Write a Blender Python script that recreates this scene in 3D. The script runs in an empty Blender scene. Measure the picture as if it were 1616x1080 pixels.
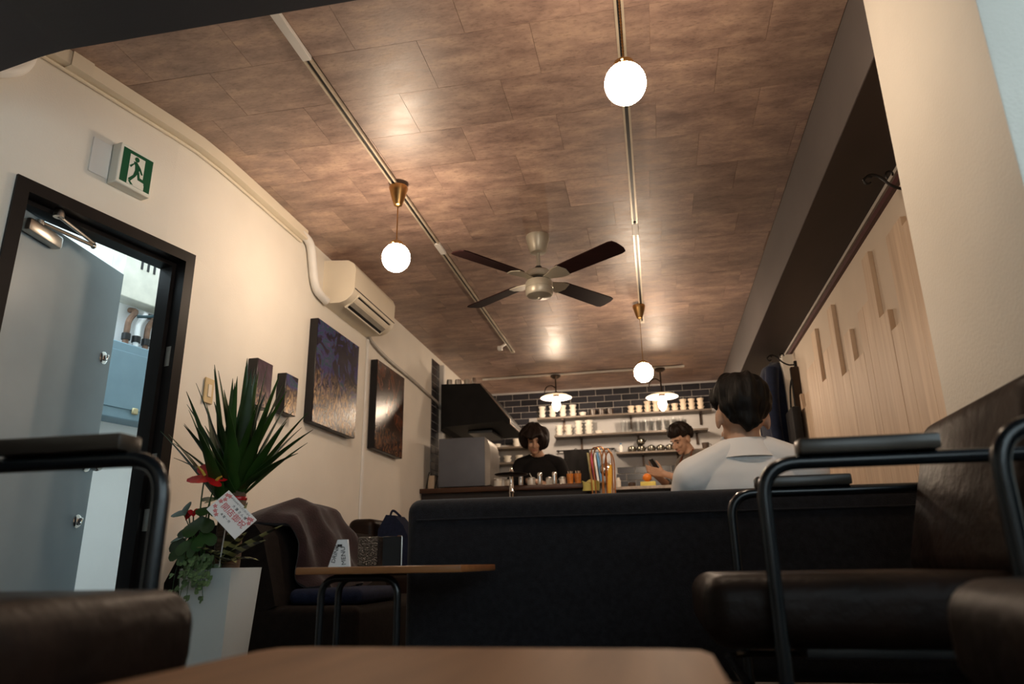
import bpy, bmesh, math, random
from mathutils import Vector, Matrix, Euler, noise
random.seed(7)
S = bpy.context.scene
COL = S.collection
PI = math.pi
R = math.radians

# ------------------------------------------------------------------ camera
CAMZ = 0.45
def cam_axes(p, y, r):
    f = Vector((-math.sin(y)*math.cos(p), math.cos(y)*math.cos(p), math.sin(p)))
    r0 = Vector((math.cos(y), math.sin(y), 0)); u0 = r0.cross(f)
    return math.cos(r)*r0+math.sin(r)*u0, -math.sin(r)*r0+math.cos(r)*u0, f
cr, cu_, cf = cam_axes(R(17.353), R(10.939), R(-0.999))
cd = bpy.data.cameras.new('camera'); cam = bpy.data.objects.new('camera', cd); COL.objects.link(cam)
cam.matrix_world = Matrix(((cr.x, cu_.x, -cf.x, 0), (cr.y, cu_.y, -cf.y, 0), (cr.z, cu_.z, -cf.z, CAMZ), (0, 0, 0, 1)))
cd.sensor_width = 36; cd.lens = 25.026; cd.clip_start = 0.02
cd.dof.use_dof = True; cd.dof.focus_distance = 3.1; cd.dof.aperture_fstop = 2.9
S.camera = cam

# ------------------------------------------------------------------ world (overcast daylight), exposure
W = bpy.data.worlds.new('overcast_sky'); S.world = W; W.use_nodes = True
bg = W.node_tree.nodes['Background']
bg.inputs[0].default_value = (0.74, 0.92, 1.0, 1); bg.inputs[1].default_value = 3.6
S.view_settings.view_transform = 'Standard'; S.view_settings.look = 'None'
S.view_settings.gamma = 1; S.view_settings.use_curve_mapping = False
S.view_settings.exposure = 0.0
LAMP = (1.0, 0.77, 0.56)
GLOBE = 108.0
BULB = 210.0

# ------------------------------------------------------------------ materials
MATS = {}
def M(name, col, rough=.5, metal=0., var=.12, scale=9., bump=0., bscale=80., spec=.5, stretch=(1, 1, 1), emit=None, estr=0., trans=0., coat=0., ior=1.45, rnd=0., sheen=0., detail=5.):
    if name in MATS: return MATS[name]
    m = bpy.data.materials.new(name); m.use_nodes = True; nt = m.node_tree; N = nt.nodes; L = nt.links
    b = N['Principled BSDF']
    tc = N.new('ShaderNodeTexCoord'); mp = N.new('ShaderNodeMapping'); mp.inputs['Scale'].default_value = stretch
    L.new(tc.outputs['Object'], mp.inputs[0])
    nz = N.new('ShaderNodeTexNoise'); nz.inputs['Scale'].default_value = scale; nz.inputs['Detail'].default_value = detail
    L.new(mp.outputs[0], nz.inputs[0])
    rp = N.new('ShaderNodeValToRGB'); rp.color_ramp.elements[0].position = .3; rp.color_ramp.elements[1].position = .7
    rp.color_ramp.elements[0].color = [c*(1-var) for c in col]+[1]; rp.color_ramp.elements[1].color = [min(1, c*(1+var)) for c in col]+[1]
    L.new(nz.outputs[0], rp.inputs[0])
    out = rp.outputs[0]
    if rnd:
        oi = N.new('ShaderNodeObjectInfo'); hs = N.new('ShaderNodeHueSaturation'); mr = N.new('ShaderNodeMapRange')
        mr.inputs[3].default_value = 1-rnd; mr.inputs[4].default_value = 1+rnd
        L.new(oi.outputs['Random'], mr.inputs[0]); L.new(mr.outputs[0], hs.inputs['Value']); L.new(out, hs.inputs['Color']); out = hs.outputs[0]
    L.new(out, b.inputs['Base Color'])
    b.inputs['Roughness'].default_value = rough; b.inputs['Metallic'].default_value = metal
    b.inputs['Specular IOR Level'].default_value = spec; b.inputs['IOR'].default_value = ior
    b.inputs['Transmission Weight'].default_value = trans; b.inputs['Coat Weight'].default_value = coat
    b.inputs['Sheen Weight'].default_value = sheen
    if emit: b.inputs['Emission Color'].default_value = (*emit, 1); b.inputs['Emission Strength'].default_value = estr
    if bump:
        n2 = N.new('ShaderNodeTexNoise'); n2.inputs['Scale'].default_value = bscale; n2.inputs['Detail'].default_value = 4; L.new(mp.outputs[0], n2.inputs[0])
        bp = N.new('ShaderNodeBump'); bp.inputs['Strength'].default_value = bump; bp.inputs['Distance'].default_value = .01
        L.new(n2.outputs[0], bp.inputs['Height']); L.new(bp.outputs[0], b.inputs['Normal'])
    MATS[name] = m; return m

def mat_ceiling():
    m = bpy.data.materials.new('ceiling_tile_vinyl'); m.use_nodes = True; nt = m.node_tree; N = nt.nodes; L = nt.links; b = N['Principled BSDF']
    geo = N.new('ShaderNodeNewGeometry'); oi = N.new('ShaderNodeObjectInfo')
    mp = N.new('ShaderNodeMapping'); mp.inputs['Scale'].default_value = (1.0, 2.6, 1); L.new(geo.outputs['Position'], mp.inputs[0])
    ad = N.new('ShaderNodeVectorMath'); ad.operation = 'ADD'; mu = N.new('ShaderNodeVectorMath'); mu.operation = 'SCALE'; mu.inputs[3].default_value = 31.0
    cx = N.new('ShaderNodeCombineXYZ')
    for i in range(3): L.new(oi.outputs['Random'], cx.inputs[i])
    L.new(cx.outputs[0], mu.inputs[0]); L.new(mp.outputs[0], ad.inputs[0]); L.new(mu.outputs[0], ad.inputs[1])
    n1 = N.new('ShaderNodeTexNoise'); n1.inputs['Scale'].default_value = 4.6; n1.inputs['Detail'].default_value = 8; n1.inputs['Roughness'].default_value = .65; L.new(ad.outputs[0], n1.inputs[0])
    n2 = N.new('ShaderNodeTexNoise'); n2.inputs['Scale'].default_value = 38; n2.inputs['Detail'].default_value = 6; n2.inputs['Roughness'].default_value = .7; L.new(ad.outputs[0], n2.inputs[0])
    r1 = N.new('ShaderNodeValToRGB'); e = r1.color_ramp.elements
    e[0].position = .3; e[0].color = (.205, .130, .110, 1); e[1].position = .72; e[1].color = (.58, .405, .30, 1)
    x = r1.color_ramp.elements.new(.5); x.color = (.375, .250, .198, 1)
    L.new(n1.outputs[0], r1.inputs[0])
    hs = N.new('ShaderNodeHueSaturation'); mr = N.new('ShaderNodeMapRange'); mr.inputs[3].default_value = .84; mr.inputs[4].default_value = 1.14
    L.new(oi.outputs['Random'], mr.inputs[0]); L.new(mr.outputs[0], hs.inputs['Value']); L.new(r1.outputs[0], hs.inputs['Color'])
    mx = N.new('ShaderNodeMix'); mx.data_type = 'RGBA'; mx.blend_type = 'MULTIPLY'; mx.inputs[0].default_value = .5
    r2 = N.new('ShaderNodeValToRGB'); r2.color_ramp.elements[0].position = .34; r2.color_ramp.elements[0].color = (.38, .36, .36, 1); r2.color_ramp.elements[1].position = .5; r2.color_ramp.elements[1].color = (1, 1, 1, 1)
    L.new(n2.outputs[0], r2.inputs[0]); L.new(hs.outputs[0], mx.inputs[6]); L.new(r2.outputs[0], mx.inputs[7])
    L.new(mx.outputs[2], b.inputs['Base Color'])
    rr = N.new('ShaderNodeMapRange'); rr.inputs[1].default_value = .3; rr.inputs[2].default_value = .7; rr.inputs[3].default_value = .38; rr.inputs[4].default_value = .52
    L.new(n1.outputs[0], rr.inputs[0]); L.new(rr.outputs[0], b.inputs['Roughness'])
    b.inputs['Specular IOR Level'].default_value = 1.0; b.inputs['IOR'].default_value = 1.5
    bp = N.new('ShaderNodeBump'); bp.inputs['Strength'].default_value = .22; bp.inputs['Distance'].default_value = .004
    L.new(n2.outputs[0], bp.inputs['Height']); L.new(bp.outputs[0], b.inputs['Normal'])
    return m

def mat_wood(name, c1, c2, rough=.45, axis='z', scale=6., rnd=.12, bump=.15, spec=.4):
    m = bpy.data.materials.new(name); m.use_nodes = True; nt = m.node_tree; N = nt.nodes; L = nt.links; b = N['Principled BSDF']
    tc = N.new('ShaderNodeTexCoord'); oi = N.new('ShaderNodeObjectInfo')
    mp = N.new('ShaderNodeMapping'); s = [scale*3]*3; s['xyz'.index(axis)] = scale*.22; mp.inputs['Scale'].default_value = s
    L.new(tc.outputs['Object'], mp.inputs[0])
    cx = N.new('ShaderNodeMath'); cx.operation = 'MULTIPLY'; cx.inputs[1].default_value = 47; L.new(oi.outputs['Random'], cx.inputs[0])
    nz = N.new('ShaderNodeTexNoise'); nz.noise_dimensions = '4D'; nz.inputs['Detail'].default_value = 6; nz.inputs['Distortion'].default_value = .7; nz.inputs['Scale'].default_value = 1.3
    L.new(mp.outputs[0], nz.inputs['Vector']); L.new(cx.outputs[0], nz.inputs['W'])
    rp = N.new('ShaderNodeValToRGB'); rp.color_ramp.elements[0].position = .32; rp.color_ramp.elements[1].position = .68
    rp.color_ramp.elements[0].color = (*c1, 1); rp.color_ramp.elements[1].color = (*c2, 1); L.new(nz.outputs[0], rp.inputs[0])
    hs = N.new('ShaderNodeHueSaturation'); mr = N.new('ShaderNodeMapRange'); mr.inputs[3].default_value = 1-rnd; mr.inputs[4].default_value = 1+rnd
    L.new(oi.outputs['Random'], mr.inputs[0]); L.new(mr.outputs[0], hs.inputs['Value']); L.new(rp.outputs[0], hs.inputs['Color']); L.new(hs.outputs[0], b.inputs['Base Color'])
    b.inputs['Roughness'].default_value = rough; b.inputs['Specular IOR Level'].default_value = spec
    bp = N.new('ShaderNodeBump'); bp.inputs['Strength'].default_value = bump; bp.inputs['Distance'].default_value = .004
    L.new(nz.outputs[0], bp.inputs['Height']); L.new(bp.outputs[0], b.inputs['Normal'])
    MATS[name] = m; return m

def mat_canvas(name, stops, split, low, seed):
    """abstract print: swirling dark colours above, bright gilded strokes below the height `split` (0..1 of the canvas)"""
    m = bpy.data.materials.new(name); m.use_nodes = True; nt = m.node_tree; N = nt.nodes; L = nt.links; b = N['Principled BSDF']
    tc = N.new('ShaderNodeTexCoord'); mp = N.new('ShaderNodeMapping'); mp.inputs['Location'].default_value = (seed, seed*1.7, seed*.6); L.new(tc.outputs['Object'], mp.inputs[0])
    n1 = N.new('ShaderNodeTexNoise'); n1.inputs['Scale'].default_value = 4.2; n1.inputs['Detail'].default_value = 9; n1.inputs['Distortion'].default_value = 2.6; L.new(mp.outputs[0], n1.inputs[0])
    r1 = N.new('ShaderNodeValToRGB'); cr_ = r1.color_ramp
    cr_.elements[0].position = stops[0][0]; cr_.elements[0].color = (*stops[0][1], 1); cr_.elements[1].position = stops[-1][0]; cr_.elements[1].color = (*stops[-1][1], 1)
    for p, c in stops[1:-1]: cr_.elements.new(p).color = (*c, 1)
    L.new(n1.outputs[0], r1.inputs[0])
    mp2 = N.new('ShaderNodeMapping'); mp2.inputs['Scale'].default_value = (1, 15, 9); mp2.inputs['Rotation'].default_value = (.35, 0, 0); L.new(mp.outputs[0], mp2.inputs[0])
    n2 = N.new('ShaderNodeTexNoise'); n2.inputs['Scale'].default_value = 1.3; n2.inputs['Detail'].default_value = 7; n2.inputs['Distortion'].default_value = 2.6; L.new(mp2.outputs[0], n2.inputs[0])
    r2 = N.new('ShaderNodeValToRGB'); r2.color_ramp.elements[0].position = .44; r2.color_ramp.elements[0].color = (*low[0], 1); r2.color_ramp.elements[1].position = .62; r2.color_ramp.elements[1].color = (*low[1], 1)
    L.new(n2.outputs[0], r2.inputs[0])
    sp = N.new('ShaderNodeSeparateXYZ'); L.new(tc.outputs['Generated'], sp.inputs[0])
    ma = N.new('ShaderNodeMath'); ma.operation = 'MULTIPLY_ADD'; ma.inputs[1].default_value = .45; L.new(n1.outputs[0], ma.inputs[0]); L.new(sp.outputs[2], ma.inputs[2])
    mr = N.new('ShaderNodeMapRange'); mr.inputs[1].default_value = split+.22-.14; mr.inputs[2].default_value = split+.22+.16; mr.inputs[3].default_value = 1; mr.inputs[4].default_value = 0; L.new(ma.outputs[0], mr.inputs[0])
    mx = N.new('ShaderNodeMix'); mx.data_type = 'RGBA'; L.new(mr.outputs[0], mx.inputs[0]); L.new(r1.outputs[0], mx.inputs[6]); L.new(r2.outputs[0], mx.inputs[7])
    L.new(mx.outputs[2], b.inputs['Base Color']); b.inputs['Roughness'].default_value = .23; b.inputs['Specular IOR Level'].default_value = .24
    bp = N.new('ShaderNodeBump'); bp.inputs['Strength'].default_value = .16; bp.inputs['Distance'].default_value = .004; L.new(n2.outputs[0], bp.inputs['Height']); L.new(bp.outputs[0], b.inputs['Normal'])
    MATS[name] = m; return m

def mat_stripes(name, c1, c2, scale, axis='x'):
    m = bpy.data.materials.new(name); m.use_nodes = True; nt = m.node_tree; N = nt.nodes; L = nt.links; b = N['Principled BSDF']
    uv = N.new('ShaderNodeUVMap'); wv = N.new('ShaderNodeTexWave'); wv.bands_direction = 'X' if axis == 'x' else 'Y'; wv.inputs['Scale'].default_value = scale; wv.inputs['Distortion'].default_value = 1.2; wv.inputs['Detail'].default_value = 2
    L.new(uv.outputs[0], wv.inputs[0]); rp = N.new('ShaderNodeValToRGB'); rp.color_ramp.elements[0].position = .45; rp.color_ramp.elements[0].color = (*c1, 1); rp.color_ramp.elements[1].position = .6; rp.color_ramp.elements[1].color = (*c2, 1)
    L.new(wv.outputs[0], rp.inputs[0]); L.new(rp.outputs[0], b.inputs['Base Color']); b.inputs['Roughness'].default_value = .45
    MATS[name] = m; return m

def mat_opal():
    m = bpy.data.materials.new('opal_shade'); m.use_nodes = True; nt = m.node_tree; N = nt.nodes; L = nt.links
    b = N['Principled BSDF']; o = N['Material Output']; b.inputs['Base Color'].default_value = (.92, .9, .86, 1); b.inputs['Roughness'].default_value = .3
    t = N.new('ShaderNodeBsdfTranslucent'); nz = N.new('ShaderNodeTexNoise'); nz.inputs['Scale'].default_value = 20
    rp = N.new('ShaderNodeValToRGB'); rp.color_ramp.elements[0].color = (.85, .8, .72, 1); rp.color_ramp.elements[1].color = (.95, .9, .82, 1); L.new(nz.outputs[0], rp.inputs[0]); L.new(rp.outputs[0], t.inputs[0])
    mx = N.new('ShaderNodeMixShader'); mx.inputs[0].default_value = .35; L.new(b.outputs[0], mx.inputs[1]); L.new(t.outputs[0], mx.inputs[2]); L.new(mx.outputs[0], o.inputs[0])
    return m

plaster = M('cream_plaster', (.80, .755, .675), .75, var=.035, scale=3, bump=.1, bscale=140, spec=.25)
plaster_pillar = M('cream_pillar_paint', (.80, .765, .69), .6, var=.03, scale=4, bump=.12, bscale=110, spec=.3)
kitchen_white = M('kitchen_white_paint', (.44, .43, .425), .6, var=.04, scale=4)
dark_paint = M('dark_grey_paint', (.045, .042, .046), .6, var=.08, scale=3, bump=.06)
beam_paint = M('grey_brown_paint', (.105, .092, .088), .6, var=.08, scale=3, bump=.06)
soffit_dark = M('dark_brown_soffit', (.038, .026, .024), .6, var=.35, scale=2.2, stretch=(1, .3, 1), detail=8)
floor_m = mat_wood('dark_floor_wood', (.02, .013, .01), (.05, .032, .022), .45, 'y', 5)
ceil_m = mat_ceiling()
black_frame = M('dark_steel_frame', (.010, .0075, .007), .45, var=.2, spec=.25)
door_paint = M('grey_door_paint', (.25, .312, .345), .35, var=.03, spec=.5)
chrome = M('chrome', (.75, .75, .74), .12, 1., var=.03)
steel = M('brushed_steel', (.52, .5, .46), .32, 1., var=.08, scale=40)
brass = M('aged_brass', (.45, .26, .10), .3, 1., var=.2, scale=14)
bronze = M('dark_bronze', (.045, .03, .022), .4, .8, var=.2)
nickel = M('champagne_metal', (.50, .46, .37), .38, .3, var=.05)
white_metal = M('white_enamel', (.80, .76, .68), .35, var=.03)
beige_plastic = M('cream_plastic', (.78, .70, .56), .45, var=.03, scale=4)
white_plastic = M('white_plastic', (.82, .80, .76), .45, var=.03)
black_plastic = M('black_plastic', (.012, .012, .013), .4, var=.2)
tube_m = M('black_steel_tube', (.006, .0075, .009), .22, 0., var=.15, spec=.5)
leather = M('brown_leather', (.0105, .0046, .0027), .46, var=.5, scale=7, bump=.4, bscale=24, spec=.17, detail=8)
fabric_navy = M('charcoal_navy_fabric', (.013, .0132, .016), .95, var=.25, scale=60, bump=.3, bscale=300, spec=.1, sheen=.15)
fabric_brown = M('dark_brown_fabric', (.010, .0068, .0055), .9, var=.25, scale=40, bump=.25, bscale=220, spec=.15)
fabric_blue = M('navy_cushion_fabric', (.012, .016, .036), .9, var=.2, scale=50, bump=.2, bscale=220, spec=.15)
coat_plum = M('plum_brown_wool', (.022, .0105, .0115), .9, var=.3, scale=18, bump=.25, bscale=150, spec=.15, sheen=.2)
coat_navy = M('navy_wool', (.012, .018, .042), .9, var=.25, scale=16, bump=.2, bscale=150, spec=.15, sheen=.15)
arm_wood = mat_wood('dark_arm_wood', (.016, .012, .009), (.05, .038, .028), .3, 'x', 9, .1, .3)
table_wood = mat_wood('orange_brown_wood', (.22, .082, .028), (.33, .14, .05), .3, 'x', 5, .08, .06)
near_wood = mat_wood('brown_table_wood', (.15, .064, .028), (.24, .108, .048), .5, 'y', 5, .08, .06, .06)
counter_wood = mat_wood('dark_counter_wood', (.05, .020, .010), (.10, .042, .020), .35, 'x', 4, .08, .08)
plank_m = mat_wood('pale_pine_plank', (.60, .44, .31), (.76, .60, .45), .55, 'z', 5, .07, .12, .3)
tile_m = M('black_glazed_tile', (.026, .026, .032), .22, var=.3, scale=6, spec=.5, rnd=.35)
grout = M('grey_grout', (.40, .37, .34), .8, var=.08, scale=30)
green_leaf = M('dark_green_leaf', (.022, .062, .014), .35, var=.45, scale=9, spec=.5, rnd=.3)
yucca_leaf = M('yucca_leaf', (.020, .052, .009), .35, var=.4, scale=6, spec=.45, rnd=.35)
ivy_leaf = M('variegated_ivy', (.10, .16, .06), .45, var=.75, scale=60, rnd=.3)
zebra = mat_stripes('striped_bromeliad', (.012, .014, .008), (.36, .34, .13), 1.55)
red_flower = M('red_waxy_flower', (.40, .008, .012), .22, var=.25, scale=12, spec=.6)
yellow_m = M('yellow_spadix', (.75, .48, .06), .5, var=.15)
bark = M('yucca_bark', (.11, .065, .04), .8, var=.5, scale=30, stretch=(.5, .5, 3), bump=.6, bscale=40)
pot_m = M('white_glazed_pot', (.60, .62, .60), .2, var=.05, scale=3, spec=.5)
soil = M('dark_soil', (.02, .014, .01), .95, var=.4, scale=60, bump=.6)
card_m = M('white_card', (.78, .77, .76), .6, var=.02)
red_ink = M('red_ink', (.55, .03, .04), .6, var=.05)
pink_ink = M('pink_blossom_ink', (.62, .2, .2), .6, var=.25, scale=60)
black_ink = M('black_ink', (.02, .02, .02), .6, var=.05)
ceramic = M('white_ceramic', (.82, .78, .70), .2, var=.03, spec=.5)
ceramic_tan = M('tan_paper_cup', (.62, .48, .34), .5, var=.06)
ceramic_dark = M('dark_ceramic', (.06, .04, .03), .25, var=.2)
glass = M('clear_glass', (.95, .97, .97), .03, trans=1., var=.01, ior=1.45)
pot_steel = M('dark_metal_pot', (.12, .11, .09), .25, .9, var=.2)
skin = M('skin', (.50, .30, .20), .5, var=.08, scale=20, spec=.35)
hair_m = M('black_hair', (.005, .004, .0035), .55, var=.4, scale=30, stretch=(1, 1, .12), bump=.5, bscale=60, spec=.2)
hair_brown = M('dark_brown_hair', (.014, .008, .006), .55, var=.4, scale=30, stretch=(1, 1, .12), bump=.5, bscale=60, spec=.25)
shirt_white = M('white_cotton', (.80, .80, .80), .85, var=.02, scale=6, spec=.2)
shirt_black = M('black_cotton', (.010, .009, .009), .85, var=.2, spec=.2)
shirt_grey = M('grey_brown_cotton', (.14, .12, .10), .9, var=.1, spec=.2)
trouser_m = M('dark_trousers', (.015, .016, .022), .9, var=.2)
apron_m = M('rust_brown_apron', (.16, .045, .018), .85, var=.15)
shoe_m = M('black_shoe', (.01, .01, .01), .4, var=.2)
eye_m = M('dark_eye', (.01, .008, .006), .2, var=.1)
lip_m = M('lip', (.42, .16, .13), .5, var=.05)
globe_m = M('lit_opal_globe', (.9, .88, .82), .3, var=.01, emit=LAMP, estr=GLOBE)
bulb_m = M('lit_bulb', (.9, .88, .82), .3, var=.01, emit=LAMP, estr=BULB)
opal = mat_opal()
green_sign = M('exit_green', (.0, .085, .035), .4, var=.05)
sign_white = M('sign_white', (.80, .80, .72), .5, var=.02)
ext_wall = M('white_exterior_wall', (.93, .94, .95), .8, var=.03, scale=3)
ext_blue = M('blue_grey_metal', (.22, .33, .40), .5, var=.05)
pipe_rust = M('rusty_brown_pipe', (.20, .11, .07), .6, var=.4, scale=20)
iron = M('black_iron', (.012, .010, .010), .5, .5, var=.2)
machine_m = M('blue_grey_machine', (.13, .14, .165), .5, .1, var=.05, spec=.4)
hood_m = M('blackened_hood', (.008, .0075, .0075), .6, 0., var=.3, spec=.2)
copper = M('copper_wire', (.62, .30, .12), .28, 1., var=.15)
yellow_p = M('yellow_plastic', (.75, .42, .03), .4, var=.08)
sponge = M('yellow_sponge', (.72, .60, .16), .9, var=.12, bump=.4)
orange_m = M('orange_peel', (.80, .22, .02), .45, var=.1, bump=.2)
amber = M('amber_cup', (.62, .22, .04), .3, var=.3, scale=25)
mag = [M('crimson_cover', (.30, .03, .07), .45), M('pale_cover', (.60, .60, .58), .45), M('blue_cover', (.06, .18, .36), .45), M('olive_cover', (.20, .17, .07), .5)]
trim_m = M('pale_trim', (.46, .42, .37), .5, var=.06)
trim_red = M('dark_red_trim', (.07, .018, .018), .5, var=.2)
glitter = M('glittery_black_acrylic', (.012, .009, .008), .16, var=.9, scale=160, bump=2.5, bscale=260, spec=.9)

# ------------------------------------------------------------------ mesh helpers
class MB:
    def __init__(s): s.v = []; s.f = []; s.uv = None
    def add(s, v, f):
        o = len(s.v); s.v += [Vector(p) for p in v]; s.f += [[i+o for i in q] for q in f]; return s
    def box(s, x0, x1, y0, y1, z0, z1, r=0., seg=2):
        if r <= 0:
            v = [(x, y, z) for x in (x0, x1) for y in (y0, y1) for z in (z0, z1)]
            return s.add(v, [(0, 1, 3, 2), (4, 6, 7, 5), (0, 4, 5, 1), (2, 3, 7, 6), (0, 2, 6, 4), (1, 5, 7, 3)])
        bm = bmesh.new(); bmesh.ops.create_cube(bm, size=1)
        for q in bm.verts: q.co = ((x0+x1)/2+q.co.x*(x1-x0), (y0+y1)/2+q.co.y*(y1-y0), (z0+z1)/2+q.co.z*(z1-z0))
        bmesh.ops.bevel(bm, geom=list(bm.edges), offset=min(r, .499*min(x1-x0, y1-y0, z1-z0)), segments=seg, profile=.5, affect='EDGES')
        return s.bm(bm)
    def bm(s, bm):
        bm.verts.index_update(); s.add([q.co.copy() for q in bm.verts], [[q.index for q in f.verts] for f in bm.faces]); bm.free(); return s
    def tube(s, pts, r, n=10, closed=False, caps=True):
        pts = [Vector(p) for p in pts]; m = len(pts); rr = r if isinstance(r, (list, tuple)) else [r]*m
        T = []
        for i in range(m):
            if closed: t = pts[(i+1) % m]-pts[i-1]
            else: t = pts[min(i+1, m-1)]-pts[max(i-1, 0)]
            T.append(t.normalized())
        a = Vector((0, 0, 1)) if abs(T[0].z) < .9 else Vector((1, 0, 0)); u = T[0].cross(a).normalized(); v = []
        for i in range(m):
            u = (u-T[i]*u.dot(T[i])).normalized(); w = T[i].cross(u)
            v += [pts[i]+(u*math.cos(2*PI*k/n)+w*math.sin(2*PI*k/n))*rr[i] for k in range(n)]
        f = []
        for i in range(m if closed else m-1):
            j = (i+1) % m
            f += [(i*n+k, i*n+(k+1) % n, j*n+(k+1) % n, j*n+k) for k in range(n)]
        if caps and not closed: f += [list(range(n))[::-1], list(range((m-1)*n, m*n))]
        return s.add(v, f)
    def lathe(s, prof, n=20, c=(0, 0, 0), axis='z', caps=True):
        v = []; c = Vector(c)
        for r, z in prof:
            for k in range(n):
                a = 2*PI*k/n; p = (r*math.cos(a), r*math.sin(a), z)
                if axis == 'x': p = (z, p[0], p[1])
                if axis == 'y': p = (p[0], -z, p[1])
                v.append(c+Vector(p))
        f = [(i*n+k, i*n+(k+1) % n, (i+1)*n+(k+1) % n, (i+1)*n+k) for i in range(len(prof)-1) for k in range(n)]
        if caps: f += [list(range(n))[::-1], list(range((len(prof)-1)*n, len(prof)*n))]
        return s.add(v, f)
    def prism(s, poly, a0, a1, axis='y'):
        """poly: 2-D outline; axis = direction of extrusion. y: (x,z)  x: (y,z)  z: (x,y)"""
        n = len(poly)
        P = {'y': lambda p, a: (p[0], a, p[1]), 'x': lambda p, a: (a, p[0], p[1]), 'z': lambda p, a: (p[0], p[1], a)}[axis]
        return s.add([P(p, a0) for p in poly]+[P(p, a1) for p in poly], [list(range(n)), list(range(2*n-1, n-1, -1))]+[(i, i+n, (i+1) % n+n, (i+1) % n) for i in range(n)])
    def ell(s, c, r, rot=None, u=16, w=10):
        bm = bmesh.new(); bmesh.ops.create_uvsphere(bm, u_segments=u, v_segments=w, radius=1)
        m = Matrix.Translation(c) @ (rot.to_matrix().to_4x4() if rot else Matrix()) @ Matrix.Diagonal((*([r]*3 if isinstance(r, (int, float)) else r), 1))
        bm.transform(m); return s.bm(bm)
    def cap(s, a, b, ra, rb=None, n=12):
        rb = ra if rb is None else rb; a = Vector(a); b = Vector(b); d = (b-a).normalized(); pts = []; rr = []
        for t in (-1, -.85, -.5, 0): pts.append(a+d*ra*t); rr.append(ra*max(.02, math.sqrt(1-t*t)))
        for t in (0, .5, .85, 1): pts.append(b+d*rb*t); rr.append(rb*max(.02, math.sqrt(1-t*t)))
        return s.tube(pts, rr, n)
    def xf(s, m):
        s.v = [m @ p for p in s.v]; return s
    def mesh(s, name):
        me = bpy.data.meshes.new(name); me.from_pydata([tuple(p) for p in s.v], [], s.f)
        bm = bmesh.new(); bm.from_mesh(me); bmesh.ops.recalc_face_normals(bm, faces=bm.faces); bm.to_mesh(bm_me := me); bm.free()
        return me

def finish(me, m, angle=38):
    me.materials.clear(); me.materials.append(m)
    for p in me.polygons: p.use_smooth = True
    me.set_sharp_from_angle(angle=R(angle)); return me

def tag(o, label=None, cat=None, group=None, kind=None):
    if label: o['label'] = label
    if cat: o['category'] = cat
    if group: o['group'] = group
    if kind: o['kind'] = kind
    return o
def thing(name, label, cat, loc=(0, 0, 0), rz=0., group=None):
    o = bpy.data.objects.new(name, None); COL.objects.link(o); o.empty_display_size = .05
    o.location = loc; o.rotation_euler = (0, 0, rz); return tag(o, label, cat, group)
def obj(name, mb, m, parent=None, label=None, world=True, angle=38, origin=None):
    """one mesh object. world=True: mb is in world space and its root parent is an unrotated empty"""
    me = mb if isinstance(mb, bpy.types.Mesh) else mb.mesh(name)
    finish(me, m, angle)
    o = bpy.data.objects.new(name, me); COL.objects.link(o)
    off = Vector((0, 0, 0))
    if parent:
        o.parent = parent
        if world:
            p = parent
            while p: off += Vector(p.location); p = p.parent
    if origin is None and world:
        b = [v.co for v in me.vertices]
        if b: origin = ((min(v.x for v in b)+max(v.x for v in b))/2, (min(v.y for v in b)+max(v.y for v in b))/2, min(v.z for v in b))
    if origin is not None:
        me.transform(Matrix.Translation(-Vector(origin))); o.location = Vector(origin)-off
    elif world: me.transform(Matrix.Translation(-off))
    if label: o['label'] = label
    return o
def solo(name, mb, m, label, cat, group=None, angle=38): return tag(obj(name, mb, m, angle=angle), label, cat, group)
def struct(name, mb, m, parent=None, angle=38):
    o = obj(name, mb, m, parent, angle=angle)
    if not parent: o['kind'] = 'structure'
    return o
def inst(o, loc, parent=None, rot=None, label=None, group=None):
    c = o.copy(); COL.objects.link(c); c.location = loc; c.parent = parent
    if rot is not None: c.rotation_euler = rot
    if label: c['label'] = label
    if group: c['group'] = group
    return c
def copy_tree(o, loc, rz, label):
    r = o.copy(); COL.objects.link(r); r.location = loc; r.rotation_euler = (0, 0, rz); r['label'] = label
    for ch in list(o.children):
        c = ch.copy(); COL.objects.link(c); c.parent = r
        for g in list(ch.children):
            d = g.copy(); COL.objects.link(d); d.parent = c
    return r
def fillet(pts, r, n=6):
    pts = [Vector(p) for p in pts]; out = [pts[0]]
    for i in range(1, len(pts)-1):
        a = (pts[i-1]-pts[i]); b = (pts[i+1]-pts[i]); rr = min(r, a.length*.49, b.length*.49)
        p0 = pts[i]+a.normalized()*rr; p1 = pts[i]+b.normalized()*rr
        for k in range(n+1):
            t = k/n; out.append(p0*(1-t)**2+pts[i]*2*t*(1-t)+p1*t*t)
    return out+[pts[-1]]
def smooth_path(pts, n=8):
    pts = [Vector(p) for p in pts]; out = []
    for i in range(len(pts)-1):
        p0 = pts[max(i-1, 0)]; p1 = pts[i]; p2 = pts[i+1]; p3 = pts[min(i+2, len(pts)-1)]
        for k in range(n):
            t = k/n; out.append(.5*((2*p1)+(p2-p0)*t+(2*p0-5*p1+4*p2-p3)*t*t+(3*p1-p0-3*p2+p3)*t**3))
    return out+[pts[-1]]
def text_mesh(body, size, ext=.0006):
    c = bpy.data.curves.new('lettering', 'FONT'); c.body = body; c.size = size; c.extrude = ext; c.align_x = 'CENTER'; c.align_y = 'CENTER'; c.resolution_u = 3
    o = bpy.data.objects.new('lettering', c); COL.objects.link(o); bpy.context.view_layer.update()
    me = bpy.data.meshes.new_from_object(o.evaluated_get(bpy.context.evaluated_depsgraph_get()))
    bpy.data.objects.remove(o); bpy.data.curves.remove(c); return me
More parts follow.
